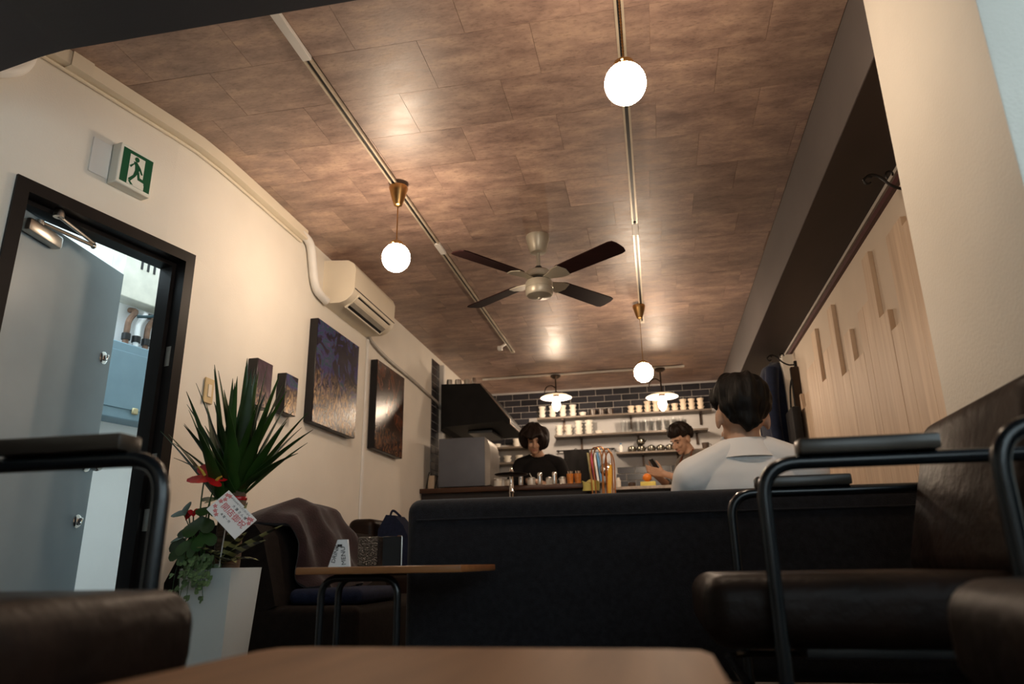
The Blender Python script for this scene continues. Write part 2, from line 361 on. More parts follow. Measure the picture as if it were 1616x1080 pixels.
ORD = ['first', 'second', 'third', 'fourth', 'fifth', 'sixth', 'seventh', 'eighth', 'ninth', 'tenth', 'eleventh', 'twelfth']

# ------------------------------------------------------------------ the room shell
H = 2.464; XW = -2.057; YB = 8.38; ZS = 2.10; XB = .853; XR = 1.183; YF = -1.2
WA = Vector((-2.234, 2.006, 0)); WU = Vector((.233, .9725, 0)).normalized(); WN = Vector((-WU.y, WU.x, 0)); WROT = math.atan2(WU.y, WU.x)
def wp(u, n, z): return WA+WU*u+WN*n+Vector((0, 0, z))
WT = .12
struct('floor', MB().box(-3.9, 2.2, YF-.1, YB+.1, -.1, 0), floor_m)
# left wall: straight part with the pictures, angled part with the door
LW = Matrix.Translation(WA) @ Matrix.Rotation(WROT, 4, 'Z')   # local: x along the wall, y outwards, z up
DU0, DU1, DZ = -.06, .763, 1.87
wl2 = MB().box(-3.8, DU0, 0, WT, 0, H).box(DU0, .60, 0, WT, DZ, H)
struct('wall_left_front', wl2.xf(LW), plaster)
bend = [tuple(wp(.60, 0, 0))[:2], (-2.0785, 2.67), (-2.0695, 2.76), (-2.0645, 2.86), (-2.060, 3.0), (-2.058, 3.2), (XW, 3.4), (XW, YB)]
outer = [(XW-WT, YB), (XW-WT-.03, 2.80), tuple(wp(.60, WT, 0))[:2]]
tail = [tuple(wp(.755, 0.005, 0))[:2]]+[q for q in bend if q[1] > 2.75]
struct('wall_left', MB().prism(bend+outer, DZ, H, 'z').prism(tail+[(XW-WT, YB), (XW-WT-.02, 2.80)], 0, DZ, 'z'), plaster)
struct('wall_back', MB().box(XW-WT, 1.5, YB, YB+.12, 0, H+.1), kitchen_white)
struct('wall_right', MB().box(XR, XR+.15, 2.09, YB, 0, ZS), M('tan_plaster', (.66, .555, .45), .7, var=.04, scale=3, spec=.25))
# pillar carrying the beam: warm side towards the room, front side towards the street window
struct('pillar', MB().box(.788, 1.9, 1.48, 2.09, 0, 2.8, .006, 2), plaster_pillar)
struct('wall_right_front', MB().box(1.75, 1.9, YF, 1.48, 0, .75).box(1.75, 1.9, YF, 1.48, 2.04, ZS).box(1.75, 1.9, YF, -1.0, .75, 2.04).box(1.75, 1.9, 1.38, 1.48, .75, 2.04), plaster)
struct('wall_front', MB().box(-3.4, 1.9, YF-.1, YF, 0, .75).box(-3.4, 1.9, YF-.1, YF, 2.04, 2.3).box(-3.4, .1, YF-.1, YF, .75, 2.04).box(1.6, 1.9, YF-.1, YF, .75, 2.04), plaster)
struct('window_1', MB().box(.1, .14, YF-.08, YF-.02, .75, 2.04).box(1.56, 1.6, YF-.08, YF-.02, .75, 2.04).box(.14, 1.56, YF-.08, YF-.02, .75, .79).box(.14, 1.56, YF-.08, YF-.02, 2.0, 2.04), black_frame)
struct('added_side_window', MB().box(1.78, 1.84, -1.0, -.96, .75, 2.04).box(1.78, 1.84, 1.34, 1.38, .75, 2.04).box(1.78, 1.84, -.96, 1.34, .75, .79).box(1.78, 1.84, -.96, 1.34, 2.0, 2.04), black_frame)  # unseen side window, added so that daylight reaches the pillar front
# ceiling slab with its vinyl tiles, lower dark soffit over the front, bulkhead along the right
ceil = struct('ceiling', MB().box(-2.46, XB+.1, 1.60, YB+.1, H, H+.1), M('ceiling_seam', (.34, .22, .16), .6, var=.2))
tw, td = .46, .305; ncol = 8; tiles = {}
for j in range(23):
    off = (j % 2)*tw*.5+random.uniform(-.10, .10); y0 = 1.64+j*td; y1 = min(y0+td, YB)
    if y1-y0 < .02: continue
    for i in range(-1, ncol+1):
        x0 = max(-2.66+i*tw+off, -2.45); x1 = min(-2.66+(i+1)*tw+off, XB-.002)
        if x1-x0 < .03: continue
        d = .0025+random.random()*.0007
        o = obj('ceiling_tile', MB().box(x0+.0007, x1-.0007, y0+.0007, y1-.0007, H-d, H+.002), ceil_m, ceil)
struct('soffit_front', MB().box(-2.62, 2.0, YF, 1.64, ZS, 2.7).prism([(-1.80, ZS+.001), (-1.90, ZS-.012), (-2.1, ZS-.055), (-2.55, ZS-.14), (-2.55, ZS+.001)], 1.2, 1.64), dark_paint)
struct('beam_right', MB().box(XB, 2.0, 1.641, YB, ZS+.004, 2.75), beam_paint)
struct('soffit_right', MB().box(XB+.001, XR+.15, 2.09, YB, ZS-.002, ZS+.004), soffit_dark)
tr = struct('trim_1', MB().box(XR-.035, XR, 2.09, 6.6, ZS-.022, ZS-.002), trim_m)
struct('red_bead', MB().box(XR-.022, XR, 2.09, 6.6, ZS-.050, ZS-.022), trim_red, tr)  # dark red line under the pale strip

# door frame, leaf, closer
fr = struct('door_1', MB().box(DU0, -.01, -.012, .13, 0, DZ).box(.713, DU1, -.012, .13, 0, DZ).box(-.01, .713, -.012, .13, 1.82, DZ)
            .box(.693, .713, .05, .13, 0, 1.82).box(-.01, .693, .05, .13, 1.80, 1.82).xf(LW), black_frame)
for zz in (1.365, .885, .652):
    obj('strike_plate', MB().box(.7105, .7135, .012, .04, zz-.045, zz+.045).xf(LW), steel, fr)
LL = .70; LA = R(21)
LM = Matrix.Translation(wp(0, .07, 0)) @ Matrix.Rotation(WROT+LA, 4, 'Z')      # local: x along the leaf, -y room side
dl = thing('door_leaf', 'pale grey steel door standing ajar in the dark frame', 'door', tuple(wp(0, .07, 0)))
obj('panel', MB().box(0, LL, 0, .036, .01, 1.795, .003, 1).xf(LM), door_paint, dl)
for zz, big in ((1.365, 0), (.885, 1), (.652, 0)):
    a = MB().lathe([(.028, 0), (.028, .006), (.022, .010)], 18, (0, 0, 0), 'y').xf(LM @ Matrix.Translation((LL-.06, 0, zz)))
    rose = obj('rose', a, chrome, dl)
    if big:
        k = MB().lathe([(.012, .008), (.012, .03), (.024, .04), (.027, .055), (.022, .066), (.006, .069)], 18, (0, 0, 0), 'y').xf(LM @ Matrix.Translation((LL-.06, 0, zz)))
        obj('knob', k, chrome, rose)
    else:
        obj('thumb_turn', MB().box(-.005, .005, -.026, -.008, -.016, .016, .003, 1).xf(LM @ Matrix.Translation((LL-.06, 0, zz)) @ Matrix.Rotation(.4, 4, 'Y')), chrome, rose)
cl = obj('closer_body', MB().box(.03, .22, -.045, 0, 1.70, 1.755, .012, 2).xf(LM), steel, dl)
obj('closer_spindle', MB().lathe([(.016, 1.755), (.016, 1.772)], 14, (.10, -.022, 0)).xf(LM), steel, cl)
elbow = LM @ Vector((.34, -.085, 1.772)); shoe = wp(.13, .02, 1.79)
obj('closer_arm', MB().tube([LM @ Vector((.10, -.022, 1.768)), elbow], .008, 8).tube([elbow+Vector((0, 0, .012)), shoe], .008, 8).ell(elbow, (.012, .012, .014), None, 10, 6), steel, dl)
obj('closer_shoe', MB().lathe([(.02, 1.785), (.02, 1.80), (.014, 1.815)], 14, (shoe.x, shoe.y, 0)), steel, dl)

# outside the door: bright passage wall with service boxes and pipes
EX = 1.3
def ep(u, n, z): return wp(u, EX-n, z)
struct('wall_outside', MB().box(-3, 4.2, EX, EX+.1, -.1, 2.6).xf(LW), ext_wall)
struct('ground_outside', MB().box(-3, 4.2, WT, EX, -.12, -.02).xf(LW), M('pale_concrete', (.78, .78, .78), .9))
cab = thing('service_cabinet', 'blue grey metal service cabinet on the passage wall outside the door', 'cabinet', tuple(ep(1.35, 0, 1.30)))
obj('body', MB().box(1.02, 1.80, EX-.16, EX, 1.30, 1.755, .006, 1).xf(LW), ext_blue, cab)
obj('door', MB().box(1.07, 1.60, EX-.168, EX-.16, 1.36, 1.70, .003, 1).xf(LW), ext_blue, cab)
obj('latch', MB().box(1.40, 1.44, EX-.185, EX-.168, 1.335, 1.375, .006, 1).xf(LW), M('brass_latch', (.6, .5, .3), .4, .6), cab)
for i in range(5):
    u = 1.36+i*.07
    p = thing('pipe', f'{ORD[i]} rusty service pipe from the left above the blue grey cabinet', 'pipe', tuple(ep(u, .08, 1.755)), 0, 'service pipes outside')
    obj('pipe_body', MB().tube(fillet([ep(u, .08, 1.757), ep(u, .08, 1.93), ep(u+.05, .08, 2.0), ep(u+.05, .01, 2.02)], .04), .018, 8), pipe_rust if i % 2 == 0 else ext_wall, p)
    obj('collar', MB().lathe([(.026, 0), (.026, .04)], 10).xf(Matrix.Translation(ep(u, .08, 1.80))), black_plastic, p)
mb_ = thing('meter_box', 'white meter box with three dark slots above the pipes outside', 'meter box', tuple(ep(1.5, .1, 2.05)))
obj('body', MB().box(1.25, 1.72, EX-.12, EX, 2.05, 2.45, .005, 1).xf(LW), M('pale_meter_box', (.75, .72, .62), .5), mb_)
for i in range(3): obj('slot', MB().box(1.36+i*.045, 1.375+i*.045, EX-.124, EX-.118, 2.26, 2.32).xf(LW), black_plastic, mb_)
solo('cable', MB().tube(smooth_path([ep(1.63, .14, 2.45), ep(1.62, .15, 2.2), ep(1.58, .16, 2.05), ep(1.48, .14, 1.98), ep(1.40, .10, 1.96)]), .010, 8), M('dark_cable', (.03, .06, .07), .5), 'dark cable curving down past the meter box outside the door', 'cable')

# exit sign over the door
es = thing('exit_sign', 'green running-man exit sign projecting above the door', 'sign', tuple(wp(.42, -.03, 2.03)))
SX0, SX1, SZ0, SZ1 = .295, .445, 2.02, 2.185
obj('housing', MB().box(SX0-.012, SX1+.008, -.055, 0, SZ0-.012, SZ1+.012, .004, 1).xf(LW), sign_white, es)
obj('wall_plate', MB().box(SX0-.10, SX0-.014, -.006, 0, SZ0+.005, SZ1+.0, .002, 1).xf(LW), white_plastic, es)
def s2(p): return (SX0+(SX1-SX0)*p[0], SZ0+(SZ1-SZ0)*p[1])
gp = obj('green_panel', MB().prism([s2(p) for p in ((.02, .02), (.98, .02), (.98, .98), (.02, .98))], -.0565, -.055).xf(LW), green_sign, es)
obj('doorway_symbol', MB().prism([s2(p) for p in ((.24, .02), (.78, .02), (.78, .22), (.72, .28), (.72, .88), (.24, .88))], -.0575, -.0564).xf(LW), sign_white, gp)
rm = MB()
for q in ([(.36, .70), (.46, .72), (.58, .62), (.56, .44), (.44, .46), (.42, .60)], [(.34, .62), (.44, .72), (.40, .64), (.30, .50), (.25, .54)], [(.52, .66), (.60, .60), (.70, .44), (.65, .42), (.56, .54)],
          [(.44, .48), (.56, .46), (.48, .30), (.34, .12), (.26, .16), (.40, .32)], [(.34, .12), (.44, .04), (.36, .03), (.26, .13)], [(.50, .47), (.58, .46), (.62, .32), (.78, .30), (.78, .22), (.56, .24)], [(.74, .34), (.84, .34), (.84, .12), (.77, .16)]):
    rm.prism([s2(p) for p in q], -.0585, -.0572)
rm.prism([s2((.46+.075*math.cos(a*PI/8), .79+.07*math.sin(a*PI/8))) for a in range(16)], -.0585, -.0572)
obj('running_figure', rm.xf(LW), green_sign, gp)

# trunking along the ceiling edge and the pipe cover to the air conditioner
def sect(pts, w, h):
    mb = MB(); n = len(pts)
    for i, p in enumerate(pts):
        p = Vector(p); a = Vector(pts[max(i-1, 0)]); b = Vector(pts[min(i+1, n-1)]); t = (b-a); t.z = 0; t.normalize(); nr = Vector((t.y, -t.x, 0))
        mb.v += [p, p+nr*w, p+nr*w-Vector((0, 0, h)), p-Vector((0, 0, h))]
    for i in range(n-1): mb.f += [(i*4+k, i*4+(k+1) % 4, i*4+4+(k+1) % 4, i*4+4+k) for k in range(4)]
    mb.f += [(3, 2, 1, 0), (n*4-4, n*4-3, n*4-2, n*4-1)]; return mb
tp = [tuple(wp(u, -.001, H-.004)) for u in (-.5, 0, .3, .55)]+[(-2.077, 2.68, H-.004), (-2.0635, 2.86, H-.004), (-2.0575, 3.2, H-.004), (XW+.001, 3.72, H-.004)]
dt = thing('pipe_trunking', 'cream pipe trunking running along the left ceiling edge', 'trunking', tp[0])
obj('cover', sect(tp, .055, .06), beige_plastic, dt)
obj('joint_sleeve', sect([tuple(wp(u, .0, H-.002)) for u in (.02, .11)], .062, .066), beige_plastic, dt)
obj('lower_conduit', MB().tube([Vector(p)+Vector((.012, 0, -.069)) for p in tp], .008, 8), beige_plastic, dt)
obj('end_bend', MB().tube(fillet([(XW+.03, 3.66, H-.034), (XW+.035, 3.80, H-.045), (XW+.035, 3.84, 2.30), (XW+.035, 3.90, 2.14), (XW+.035, 4.06, 2.12)], .09), .027, 12), white_plastic, dt)
wd = thing('white_pipe_bend', 'white pipe bend at the top left under the dark soffit', 'pipe', tuple(wp(-.16, -.05, 2.06)))
obj('bend', MB().tube(fillet([wp(-.70, -.05, 2.10), wp(-.24, -.05, 2.20), wp(-.15, -.05, 2.27), wp(-.13, -.03, 2.40)], .10), .04, 12), white_plastic, wd)
obj('collar', MB().tube([wp(-.40, -.05, 2.165), wp(-.36, -.05, 2.174)], .045, 12), white_plastic, wd)

# ------------------------------------------------------------------ air conditioner
ac = thing('air_conditioner', 'cream wall air conditioner with open black outlet slot', 'air conditioner', (XW, 4.45, 2.10))
Y0, Y1 = 4.07, 4.81
prof = [(XW, 2.415), (-1.885, 2.40), (-1.845, 2.375), (-1.828, 2.335), (-1.832, 2.19), (-1.845, 2.155), (-1.885, 2.120), (-1.93, 2.105), (XW, 2.108)]
obj('casing', MB().prism(prof, Y0, Y1), beige_plastic, ac, angle=50)
def acq(t, o=0.):   # point along the lower front curve, t 0 (front) .. 1 (bottom)
    a = Vector((-1.832, 0, 2.185)); b = Vector((-1.93, 0, 2.105)); p = a.lerp(b, t); return p+Vector((.62, 0, -.78))*o
def slab(t0, t1, y0, y1, o0, o1):
    v = [acq(t, o)+Vector((0, y, 0)) for y in (y0, y1) for t in (t0, t1) for o in (o0, o1)]
    return MB().add(v, [(0, 1, 3, 2), (4, 6, 7, 5), (0, 4, 5, 1), (2, 3, 7, 6), (0, 2, 6, 4), (1, 5, 7, 3)])
obj('outlet', slab(.12, .92, Y0+.08, Y1-.07, -.02, .0135), black_plastic, ac)
obj('outlet_frame', MB().tube([acq(.07, .013)+Vector((0, y, 0)) for y in (Y0+.07, Y1-.06)], .007, 8).tube([acq(.97, .010)+Vector((0, y, 0)) for y in (Y0+.07, Y1-.06)], .007, 8).tube([acq(t, .013)+Vector((0, Y0+.074, 0)) for t in (.07, .97)], .007, 8).tube([acq(t, .013)+Vector((0, Y1-.064, 0)) for t in (.07, .97)], .007, 8), beige_plastic, ac)
obj('flap', slab(.50, .76, Y0+.085, Y1-.075, .0135, .020), M('grey_flap', (.35, .32, .27), .4), ac)
obj('panel_seam', MB().box(-1.831, -1.826, Y0+.004, Y1-.004, 2.195, 2.199), black_plastic, ac)
solo('cable_cover', MB().box(XW, XW+.014, 4.835, 4.865, .0, 2.10, .003, 1), white_plastic, 'thin white vertical cable cover on the left wall between the two large pictures', 'cable cover')
solo('drain_hose', MB().tube(smooth_path([(XW+.02, 4.80, 2.13), (XW+.018, 4.95, 2.085), (XW+.018, 5.3, 2.05), (XW+.018, 5.9, 2.03), (XW+.018, 6.2, 2.01), (XW+.018, 6.6, 1.985), (XW+.018, 6.74, 1.94)]), .013, 8), M('grey_hose', (.45, .42, .38), .5), 'grey drain hose sagging from the air conditioner towards the kitchen', 'hose')
solo('pipe_cover', MB().box(XW, XW+.05, 6.72, 6.79, 1.10, 2.40, .008, 2), white_plastic, 'white vertical pipe cover beside the black extractor hood', 'pipe cover')
sw = thing('switch_plate', 'beige light switch plate on the wall behind the yucca', 'switch', (XW, 2.98, 1.20))
obj('plate', MB().box(XW, XW+.008, 2.935, 3.005, 1.205, 1.325, .002, 1), M('beige_plate', (.62, .47, .25), .5), sw); obj('rocker', MB().box(XW+.008, XW+.012, 2.957, 2.983, 1.235, 1.295, .001, 1), beige_plastic, sw)

# ------------------------------------------------------------------ pictures on the left wall
night = [(.30, (.004, .004, .010)), (.46, (.012, .010, .030)), (.53, (.045, .04, .16)), (.58, (.012, .06, .075)), (.66, (.07, .045, .17)), (.76, (.008, .006, .014))]
cv1 = mat_canvas('night_blue_canvas', night, .40, ((.02, .011, .016), (.46, .29, .14)), 3.1)
cv2 = mat_canvas('ember_canvas', [(.3, (.006, .003, .003)), (.48, (.03, .010, .005)), (.6, (.11, .032, .010)), (.75, (.012, .006, .005))], .16, ((.02, .008, .005), (.22, .10, .04)), 8.4)
cv3 = mat_canvas('violet_canvas', [(.3, (.02, .012, .02)), (.5, (.07, .04, .06)), (.62, (.10, .06, .12)), (.75, (.03, .02, .02))], .30, ((.05, .03, .04), (.35, .22, .14)), 5.7)
cv4 = mat_canvas('small_blue_canvas', night, .55, ((.06, .03, .02), (.60, .38, .18)), 11.3)
edge_m = M('black_canvas_edge', (.008, .007, .009), .35, var=.3)
for lab, y0, y1, z0, z1, m in (('large canvas of a blue violet night scene with gilded strokes at its foot', 3.93, 4.578, 1.295, 1.958, cv1), ('large ember brown canvas right of the cable cover', 4.935, 5.54, 1.285, 1.965, cv2),
                               ('small violet canvas partly behind the yucca leaves', 3.285, 3.44, 1.262, 1.515, cv3), ('small square canvas with a gold foot beside the large blue one', 3.59, 3.732, 1.283, 1.512, cv4)):
    t = thing('canvas_picture', lab, 'picture', (XW, (y0+y1)/2, z0), 0, 'canvas pictures on the left wall')
    obj('stretcher_edge', MB().box(XW, XW+.056, y0, y1, z0, z1, .003, 1), edge_m, t)
    obj('print', MB().box(XW+.056, XW+.0575, y0+.003, y1-.003, z0+.003, z1-.003), m, t)

# ------------------------------------------------------------------ lighting tracks
def track(name, label, x0, x1, y0, y1, m=white_metal, joints=()):
    along = 'y' if y1-y0 > x1-x0 else 'x'
    t = thing(name, label, 'track', ((x0+x1)/2, (y0+y1)/2, H-.022), 0, 'ceiling lighting tracks')
    zt = H-.003
    if along == 'y':
        obj('rail', MB().box(x0, x0+.010, y0, y1, zt-.020, zt).box(x1-.010, x1, y0, y1, zt-.020, zt).box(x0, x1, y0, y1, zt-.006, zt), m, t)
        obj('slot', MB().box(x0+.0102, x1-.0102, y0+.03, y1-.03, zt-.011, zt-.006), black_plastic, t)
        for y in (y0, y1-.05): obj('end_cap', MB().box(x0-.001, x1+.001, y, y+.05, zt-.0215, zt-.001, .003, 1), m, t)
        for y in joints: obj('joint', MB().box(x0-.001, x1+.001, y, y+.16, zt-.0215, zt-.001, .002, 1), white_plastic, t)
    else:
        obj('rail', MB().box(x0, x1, y0, y0+.010, zt-.020, zt).box(x0, x1, y1-.010, y1, zt-.020, zt).box(x0, x1, y0, y1, zt-.006, zt), m, t)
        obj('slot', MB().box(x0+.03, x1-.03, y0+.0102, y1-.0102, zt-.011, zt-.006), black_plastic, t)
        for x in (x0, x1-.05): obj('end_cap', MB().box(x, x+.05, y0-.001, y1+.001, zt-.0215, zt-.001, .003, 1), m, t)
    return t
lt = track('lighting_track', 'long ceiling track on the left carrying a globe pendant', -1.289, -1.253, 1.66, 6.62, M('track_metal', (.62, .54, .42), .35, .3), (1.93, 2.085, 4.05))
obj('adapter', MB().box(-1.345, -1.30, 6.22, 6.27, H-.10, H-.06, .006, 1).tube([(-1.275, 6.28, H-.03), (-1.32, 6.25, H-.07)], .012, 8), white_plastic, lt)
track('lighting_track', 'ceiling track on the right carrying two globe pendants', -.016, .020, 1.70, 6.0, MATS['track_metal'], (4.05,))
track('lighting_track', 'white ceiling track across the kitchen carrying two shaded lamps', -1.816, .41, 7.575, 7.611)

# ------------------------------------------------------------------ pendants
def globe_pendant(label, x, y, zc, r=.075):
    t = thing('globe_pendant', label, 'pendant lamp', (x, y, H-.024), 0, 'globe pendant lamps')
    obj('canopy', MB().lathe([(.050, H-.024), (.052, H-.034), (.046, H-.055), (.034, H-.10), (.022, H-.135), (.010, H-.142)], 24, (x, y, 0)), brass, t)
    zt = zc+r
    pts = []
    n = 40
    cord = MB().tube([(x, y, H-.14), (x, y, zt+.02)], .0022, 6)
    for i in range(n):
        z = H-.145+(zt+.03-(H-.145))*i/(n-1); cord.ell((x, y, z), (.0045 if i % 2 else .0022, .0022 if i % 2 else .0045, .006), None, 6, 4)
    obj('chain_cord', cord, brass, t)
    g = obj('globe', MB().ell((x, y, zc), (r, r, r*1.04), None, 32, 20), globe_m, t)
    obj('fitter', MB().lathe([(.034, zt-.010), (.036, zt-.002), (.034, zt+.012), (.020, zt+.022), (.010, zt+.028)], 20, (x, y, 0)), brass, t)
    for a in (.4, 2.5, 4.6):
        obj('thumb_screw', MB().ell((x+.042*math.cos(a), y+.042*math.sin(a), zt), .006, None, 8, 6).tube([(x+.03*math.cos(a), y+.03*math.sin(a), zt), (x+.042*math.cos(a), y+.042*math.sin(a), zt)], .003, 6), brass, t)
    return t
globe_pendant('lit white globe pendant hanging from the left track by a brass canopy', -1.258, 3.30, 2.018)
globe_pendant('largest lit globe pendant, nearest the top edge on the right track', .004, 2.03, 1.960, .068)
globe_pendant('smallest lit globe pendant at the far end of the right track', -.016, 5.535, 1.878)
def shade_lamp(label, x, y, zs):
    t = thing('shaded_lamp', label, 'pendant lamp', (x, y, H-.03), 0, 'kitchen shaded lamps')
    obj('canopy', MB().lathe([(.055, H-.024), (.058, H-.04), (.03, H-.06), (.012, H-.066)], 20, (x, y, 0)), bronze, t)
    obj('stem', MB().tube([(x, y, H-.06), (x, y, zs+.03)], .008, 8), bronze, t)
    obj('scroll_arm', MB().tube(smooth_path([(x, y, H-.17), (x-.05, y, H-.135), (x-.10, y, H-.15), (x-.125, y, H-.20), (x-.115, y, H-.225), (x-.095, y, H-.21)]), .006, 6), bronze, t)
    obj('socket', MB().lathe([(.018, zs+.05), (.032, zs+.035), (.036, zs+.0), (.030, zs-.012)], 16, (x, y, 0)), bronze, t)
    obj('shade', MB().lathe([(.034, zs+.020), (.07, zs+.017), (.13, zs+.006), (.172, zs-.018), (.170, zs-.021), (.128, zs+.001), (.07, zs+.012), (.034, zs+.015)], 32, (x, y, 0), caps=False), opal, t)
    obj('bulb', MB().lathe([(.020, zs-.012), (.030, zs-.03), (.038, zs-.06), (.044, zs-.09), (.040, zs-.12), (.026, zs-.15), (.008, zs-.166)], 18, (x, y, 0)), bulb_m, t)
shade_lamp('lit shaded lamp above the black-haired barista', -.985, 7.593, 2.205)
shade_lamp('lit shaded lamp nearer the grey-shirted barista', .15, 7.593, 2.145)

# ------------------------------------------------------------------ ceiling fan
fx, fy = -.617, 4.121
fan = thing('ceiling_fan', 'four-bladed ceiling fan with dark blades and champagne metal body', 'ceiling fan', (fx, fy, H-.004))
obj('canopy', MB().lathe([(.074, H-.004), (.076, H-.02), (.072, H-.04), (.052, H-.115), (.046, H-.122), (.012, H-.124)], 28, (fx, fy, 0)), nickel, fan)
obj('downrod', MB().lathe([(.013, H-.124), (.013, 2.235)], 14, (fx, fy, 0)), nickel, fan)
obj('rod_collar', MB().lathe([(.02, 2.248), (.022, 2.24), (.022, 2.222), (.03, 2.215)], 16, (fx, fy, 0)), black_plastic, fan)
obj('upper_housing', MB().lathe([(.03, 2.222), (.070, 2.214), (.082, 2.204), (.084, 2.176), (.078, 2.168), (.046, 2.166)], 32, (fx, fy, 0)), nickel, fan)
obj('rotor_gap', MB().lathe([(.05, 2.168), (.05, 2.148)], 24, (fx, fy, 0)), black_plastic, fan)
mh = obj('motor_housing', MB().lathe([(.046, 2.15), (.078, 2.147), (.086, 2.135), (.087, 2.10), (.085, 2.098), (.085, 2.094), (.087, 2.092), (.086, 2.062), (.078, 2.050), (.03, 2.040), (.012, 2.036), (.010, 2.028), (.002, 2.027)], 32, (fx, fy, 0)), nickel, fan)
for a in (53.3, 143.3, 233.3, 323.3):
    T = Matrix.Translation((fx, fy, 2.160)) @ Matrix.Rotation(R(a), 4, 'Z') @ Matrix.Rotation(R(-11), 4, 'X')
    bl = MB().prism([(.17, -.050), (.20, -.058), (.62, -.068), (.648, -.060), (.658, -.03), (.658, .03), (.648, .060), (.62, .068), (.20, .058), (.17, .050)], -.004, .003, 'z').xf(T)
    b = obj('blade', bl, M('dark_red_brown_blade', (.020, .006, .006), .7, spec=.15, var=.2, scale=20, stretch=(.3, 3, 1)), fan)
    br = MB().prism([(.055, -.020), (.10, -.030), (.16, -.055), (.215, -.060), (.235, 0), (.215, .060), (.16, .055), (.10, .030), (.055, .020)], -.009, -.0042, 'z').xf(T)
    obj('blade_bracket', br, nickel, fan)

# ------------------------------------------------------------------ right wall planks (tops staggered)
pl = [(2.10, 2.22, 1.80), (2.22, 2.34, 1.83), (2.34, 2.46, 1.78), (2.46, 2.58, 1.84), (2.58, 2.70, 1.80), (2.70, 2.82, 1.83), (2.82, 2.94, 1.815), (2.94, 3.06, 1.815), (3.06, 3.165, 1.862), (3.165, 3.275, 1.862), (3.275, 3.42, 1.455), (3.42, 3.55, 1.560),
      (3.55, 3.665, 1.915), (3.665, 3.775, 1.70), (3.775, 3.88, 1.70), (3.88, 4.065, 1.485), (4.065, 4.20, 1.672), (4.20, 4.355, 1.472), (4.355, 4.47, 1.922), (4.47, 4.60, 1.715), (4.60, 4.72, 1.715), (4.72, 4.84, 1.555), (4.84, 4.97, 1.925), (4.97, 5.12, 1.74), (5.12, 5.26, 1.74), (5.26, 5.42, 1.60), (5.42, 5.55, 1.52), (5.55, 5.68, 1.64)]
wr = bpy.data.objects['wall_right']
for y0, y1, zt in pl:
    k_ = 1.158/1.13; obj('plank', MB().box(1.158+random.uniform(-.001, .001), XR-.0002, max(2.092, y0*k_)+.0008, y1*k_-.0008, 0, .45+(zt-.45)*k_, .0015, 1), plank_m, wr)
struct('trim_2', MB().box(1.10, XR, 5.92, 6.02, 0, ZS-.05), plaster)
def scroll(label, x, y, z, s=1., flip=1):
    mb = MB(); pts = []
    for i in range(15):
        a = i/14*1.6*PI; r = .012+.010*i/14; pts.append((x-.165*s+r*math.cos(PI*.2+a)*s, y, z+.055*s+flip*r*math.sin(PI*.2+a)*s*-1))
    mb.tube(smooth_path(pts[::-1][:1]+pts[::-1][1:]+[], 2), .005*s, 6)
    mb.tube(smooth_path([(x, y, z), (x-.04*s, y, z+.002), (x-.08*s, y, z+.025*s), (x-.12*s, y, z+.07*s), (x-.155*s, y, z+.082*s), (x-.185*s, y, z+.06*s)]), .006*s, 6)
    pts = []
    for i in range(14):
        a = i/13*1.5*PI; r = .010+.010*i/13; pts.append((x-.075*s+r*math.cos(a-.5)*s, y, z+.075*s+r*math.sin(a-.5)*s))
    mb.tube(smooth_path(pts, 2), .0045*s, 6)
    mb.box(x-.004, x+.02, y-.012, y+.012, z-.03, z+.03, .003, 1)
    return solo('iron_scroll_bracket', mb, iron, label, 'bracket', 'iron scroll brackets')
scroll('black iron scroll bracket beside the pillar under the dark soffit', 1.165, 2.97, 1.945, 1.0)
scroll('black iron scroll bracket at the far end of the plank wall', 1.165, 5.80, 1.93, 1.1)
obj_hook = solo('wall_strip', MB().box(1.12, XR, 5.74, 5.79, 1.50, 1.90, .004, 1), bronze, 'short dark wooden strip at the far end of the plank wall', 'strip')

# ------------------------------------------------------------------ hanging coat and bag (far right)
def drape(n, m, fn, thick):
    mb = MB(); P = [[Vector(fn(i/(n-1), j/(m-1))) for j in range(m)] for i in range(n)]
    def nrm(i, j):
        a = P[min(i+1, n-1)][j]-P[max(i-1, 0)][j]; b = P[i][min(j+1, m-1)]-P[i][max(j-1, 0)]; q = a.cross(b); return q.normalized() if q.length > 1e-9 else Vector((0, 0, 1))
    top = [P[i][j] for i in range(n) for j in range(m)]; bot = [P[i][j]-nrm(i, j)*thick for i in range(n) for j in range(m)]
    mb.v = top+bot; o = n*m
    for i in range(n-1):
        for j in range(m-1):
            a, b, c, d = i*m+j, i*m+j+1, (i+1)*m+j+1, (i+1)*m+j
            mb.f += [(a, b, c, d), (o+d, o+c, o+b, o+a)]
    for i in range(n-1):
        mb.f += [(i*m, (i+1)*m, o+(i+1)*m, o+i*m), ((i+1)*m+m-1, i*m+m-1, o+i*m+m-1, o+(i+1)*m+m-1)]
    for j in range(m-1):
        mb.f += [(j+1, j, o+j, o+j+1), ((n-1)*m+j, (n-1)*m+j+1, o+(n-1)*m+j+1, o+(n-1)*m+j)]
    return mb
ct = thing('hanging_coat', 'navy wool coat hanging on the far right wall', 'coat', (1.08, 6.2, .95))
def coat_ring(zs, fold=.012):
    mb = MB(); n = 40
    for z, rx, ry, cx in zs:
        for k in range(n):
            a = 2*PI*k/n; w = 1+fold*6*(.6 if z < 1.7 else .25)*math.sin(5*a+z*4)
            mb.v.append(Vector((cx+rx*w*math.cos(a), 6.15+ry*w*math.sin(a), z)))
    for i in range(len(zs)-1): mb.f += [(i*n+k, i*n+(k+1) % n, (i+1)*n+(k+1) % n, (i+1)*n+k) for k in range(n)]
    mb.f += [list(range(n))[::-1], list(range((len(zs)-1)*n, len(zs)*n))]; return mb
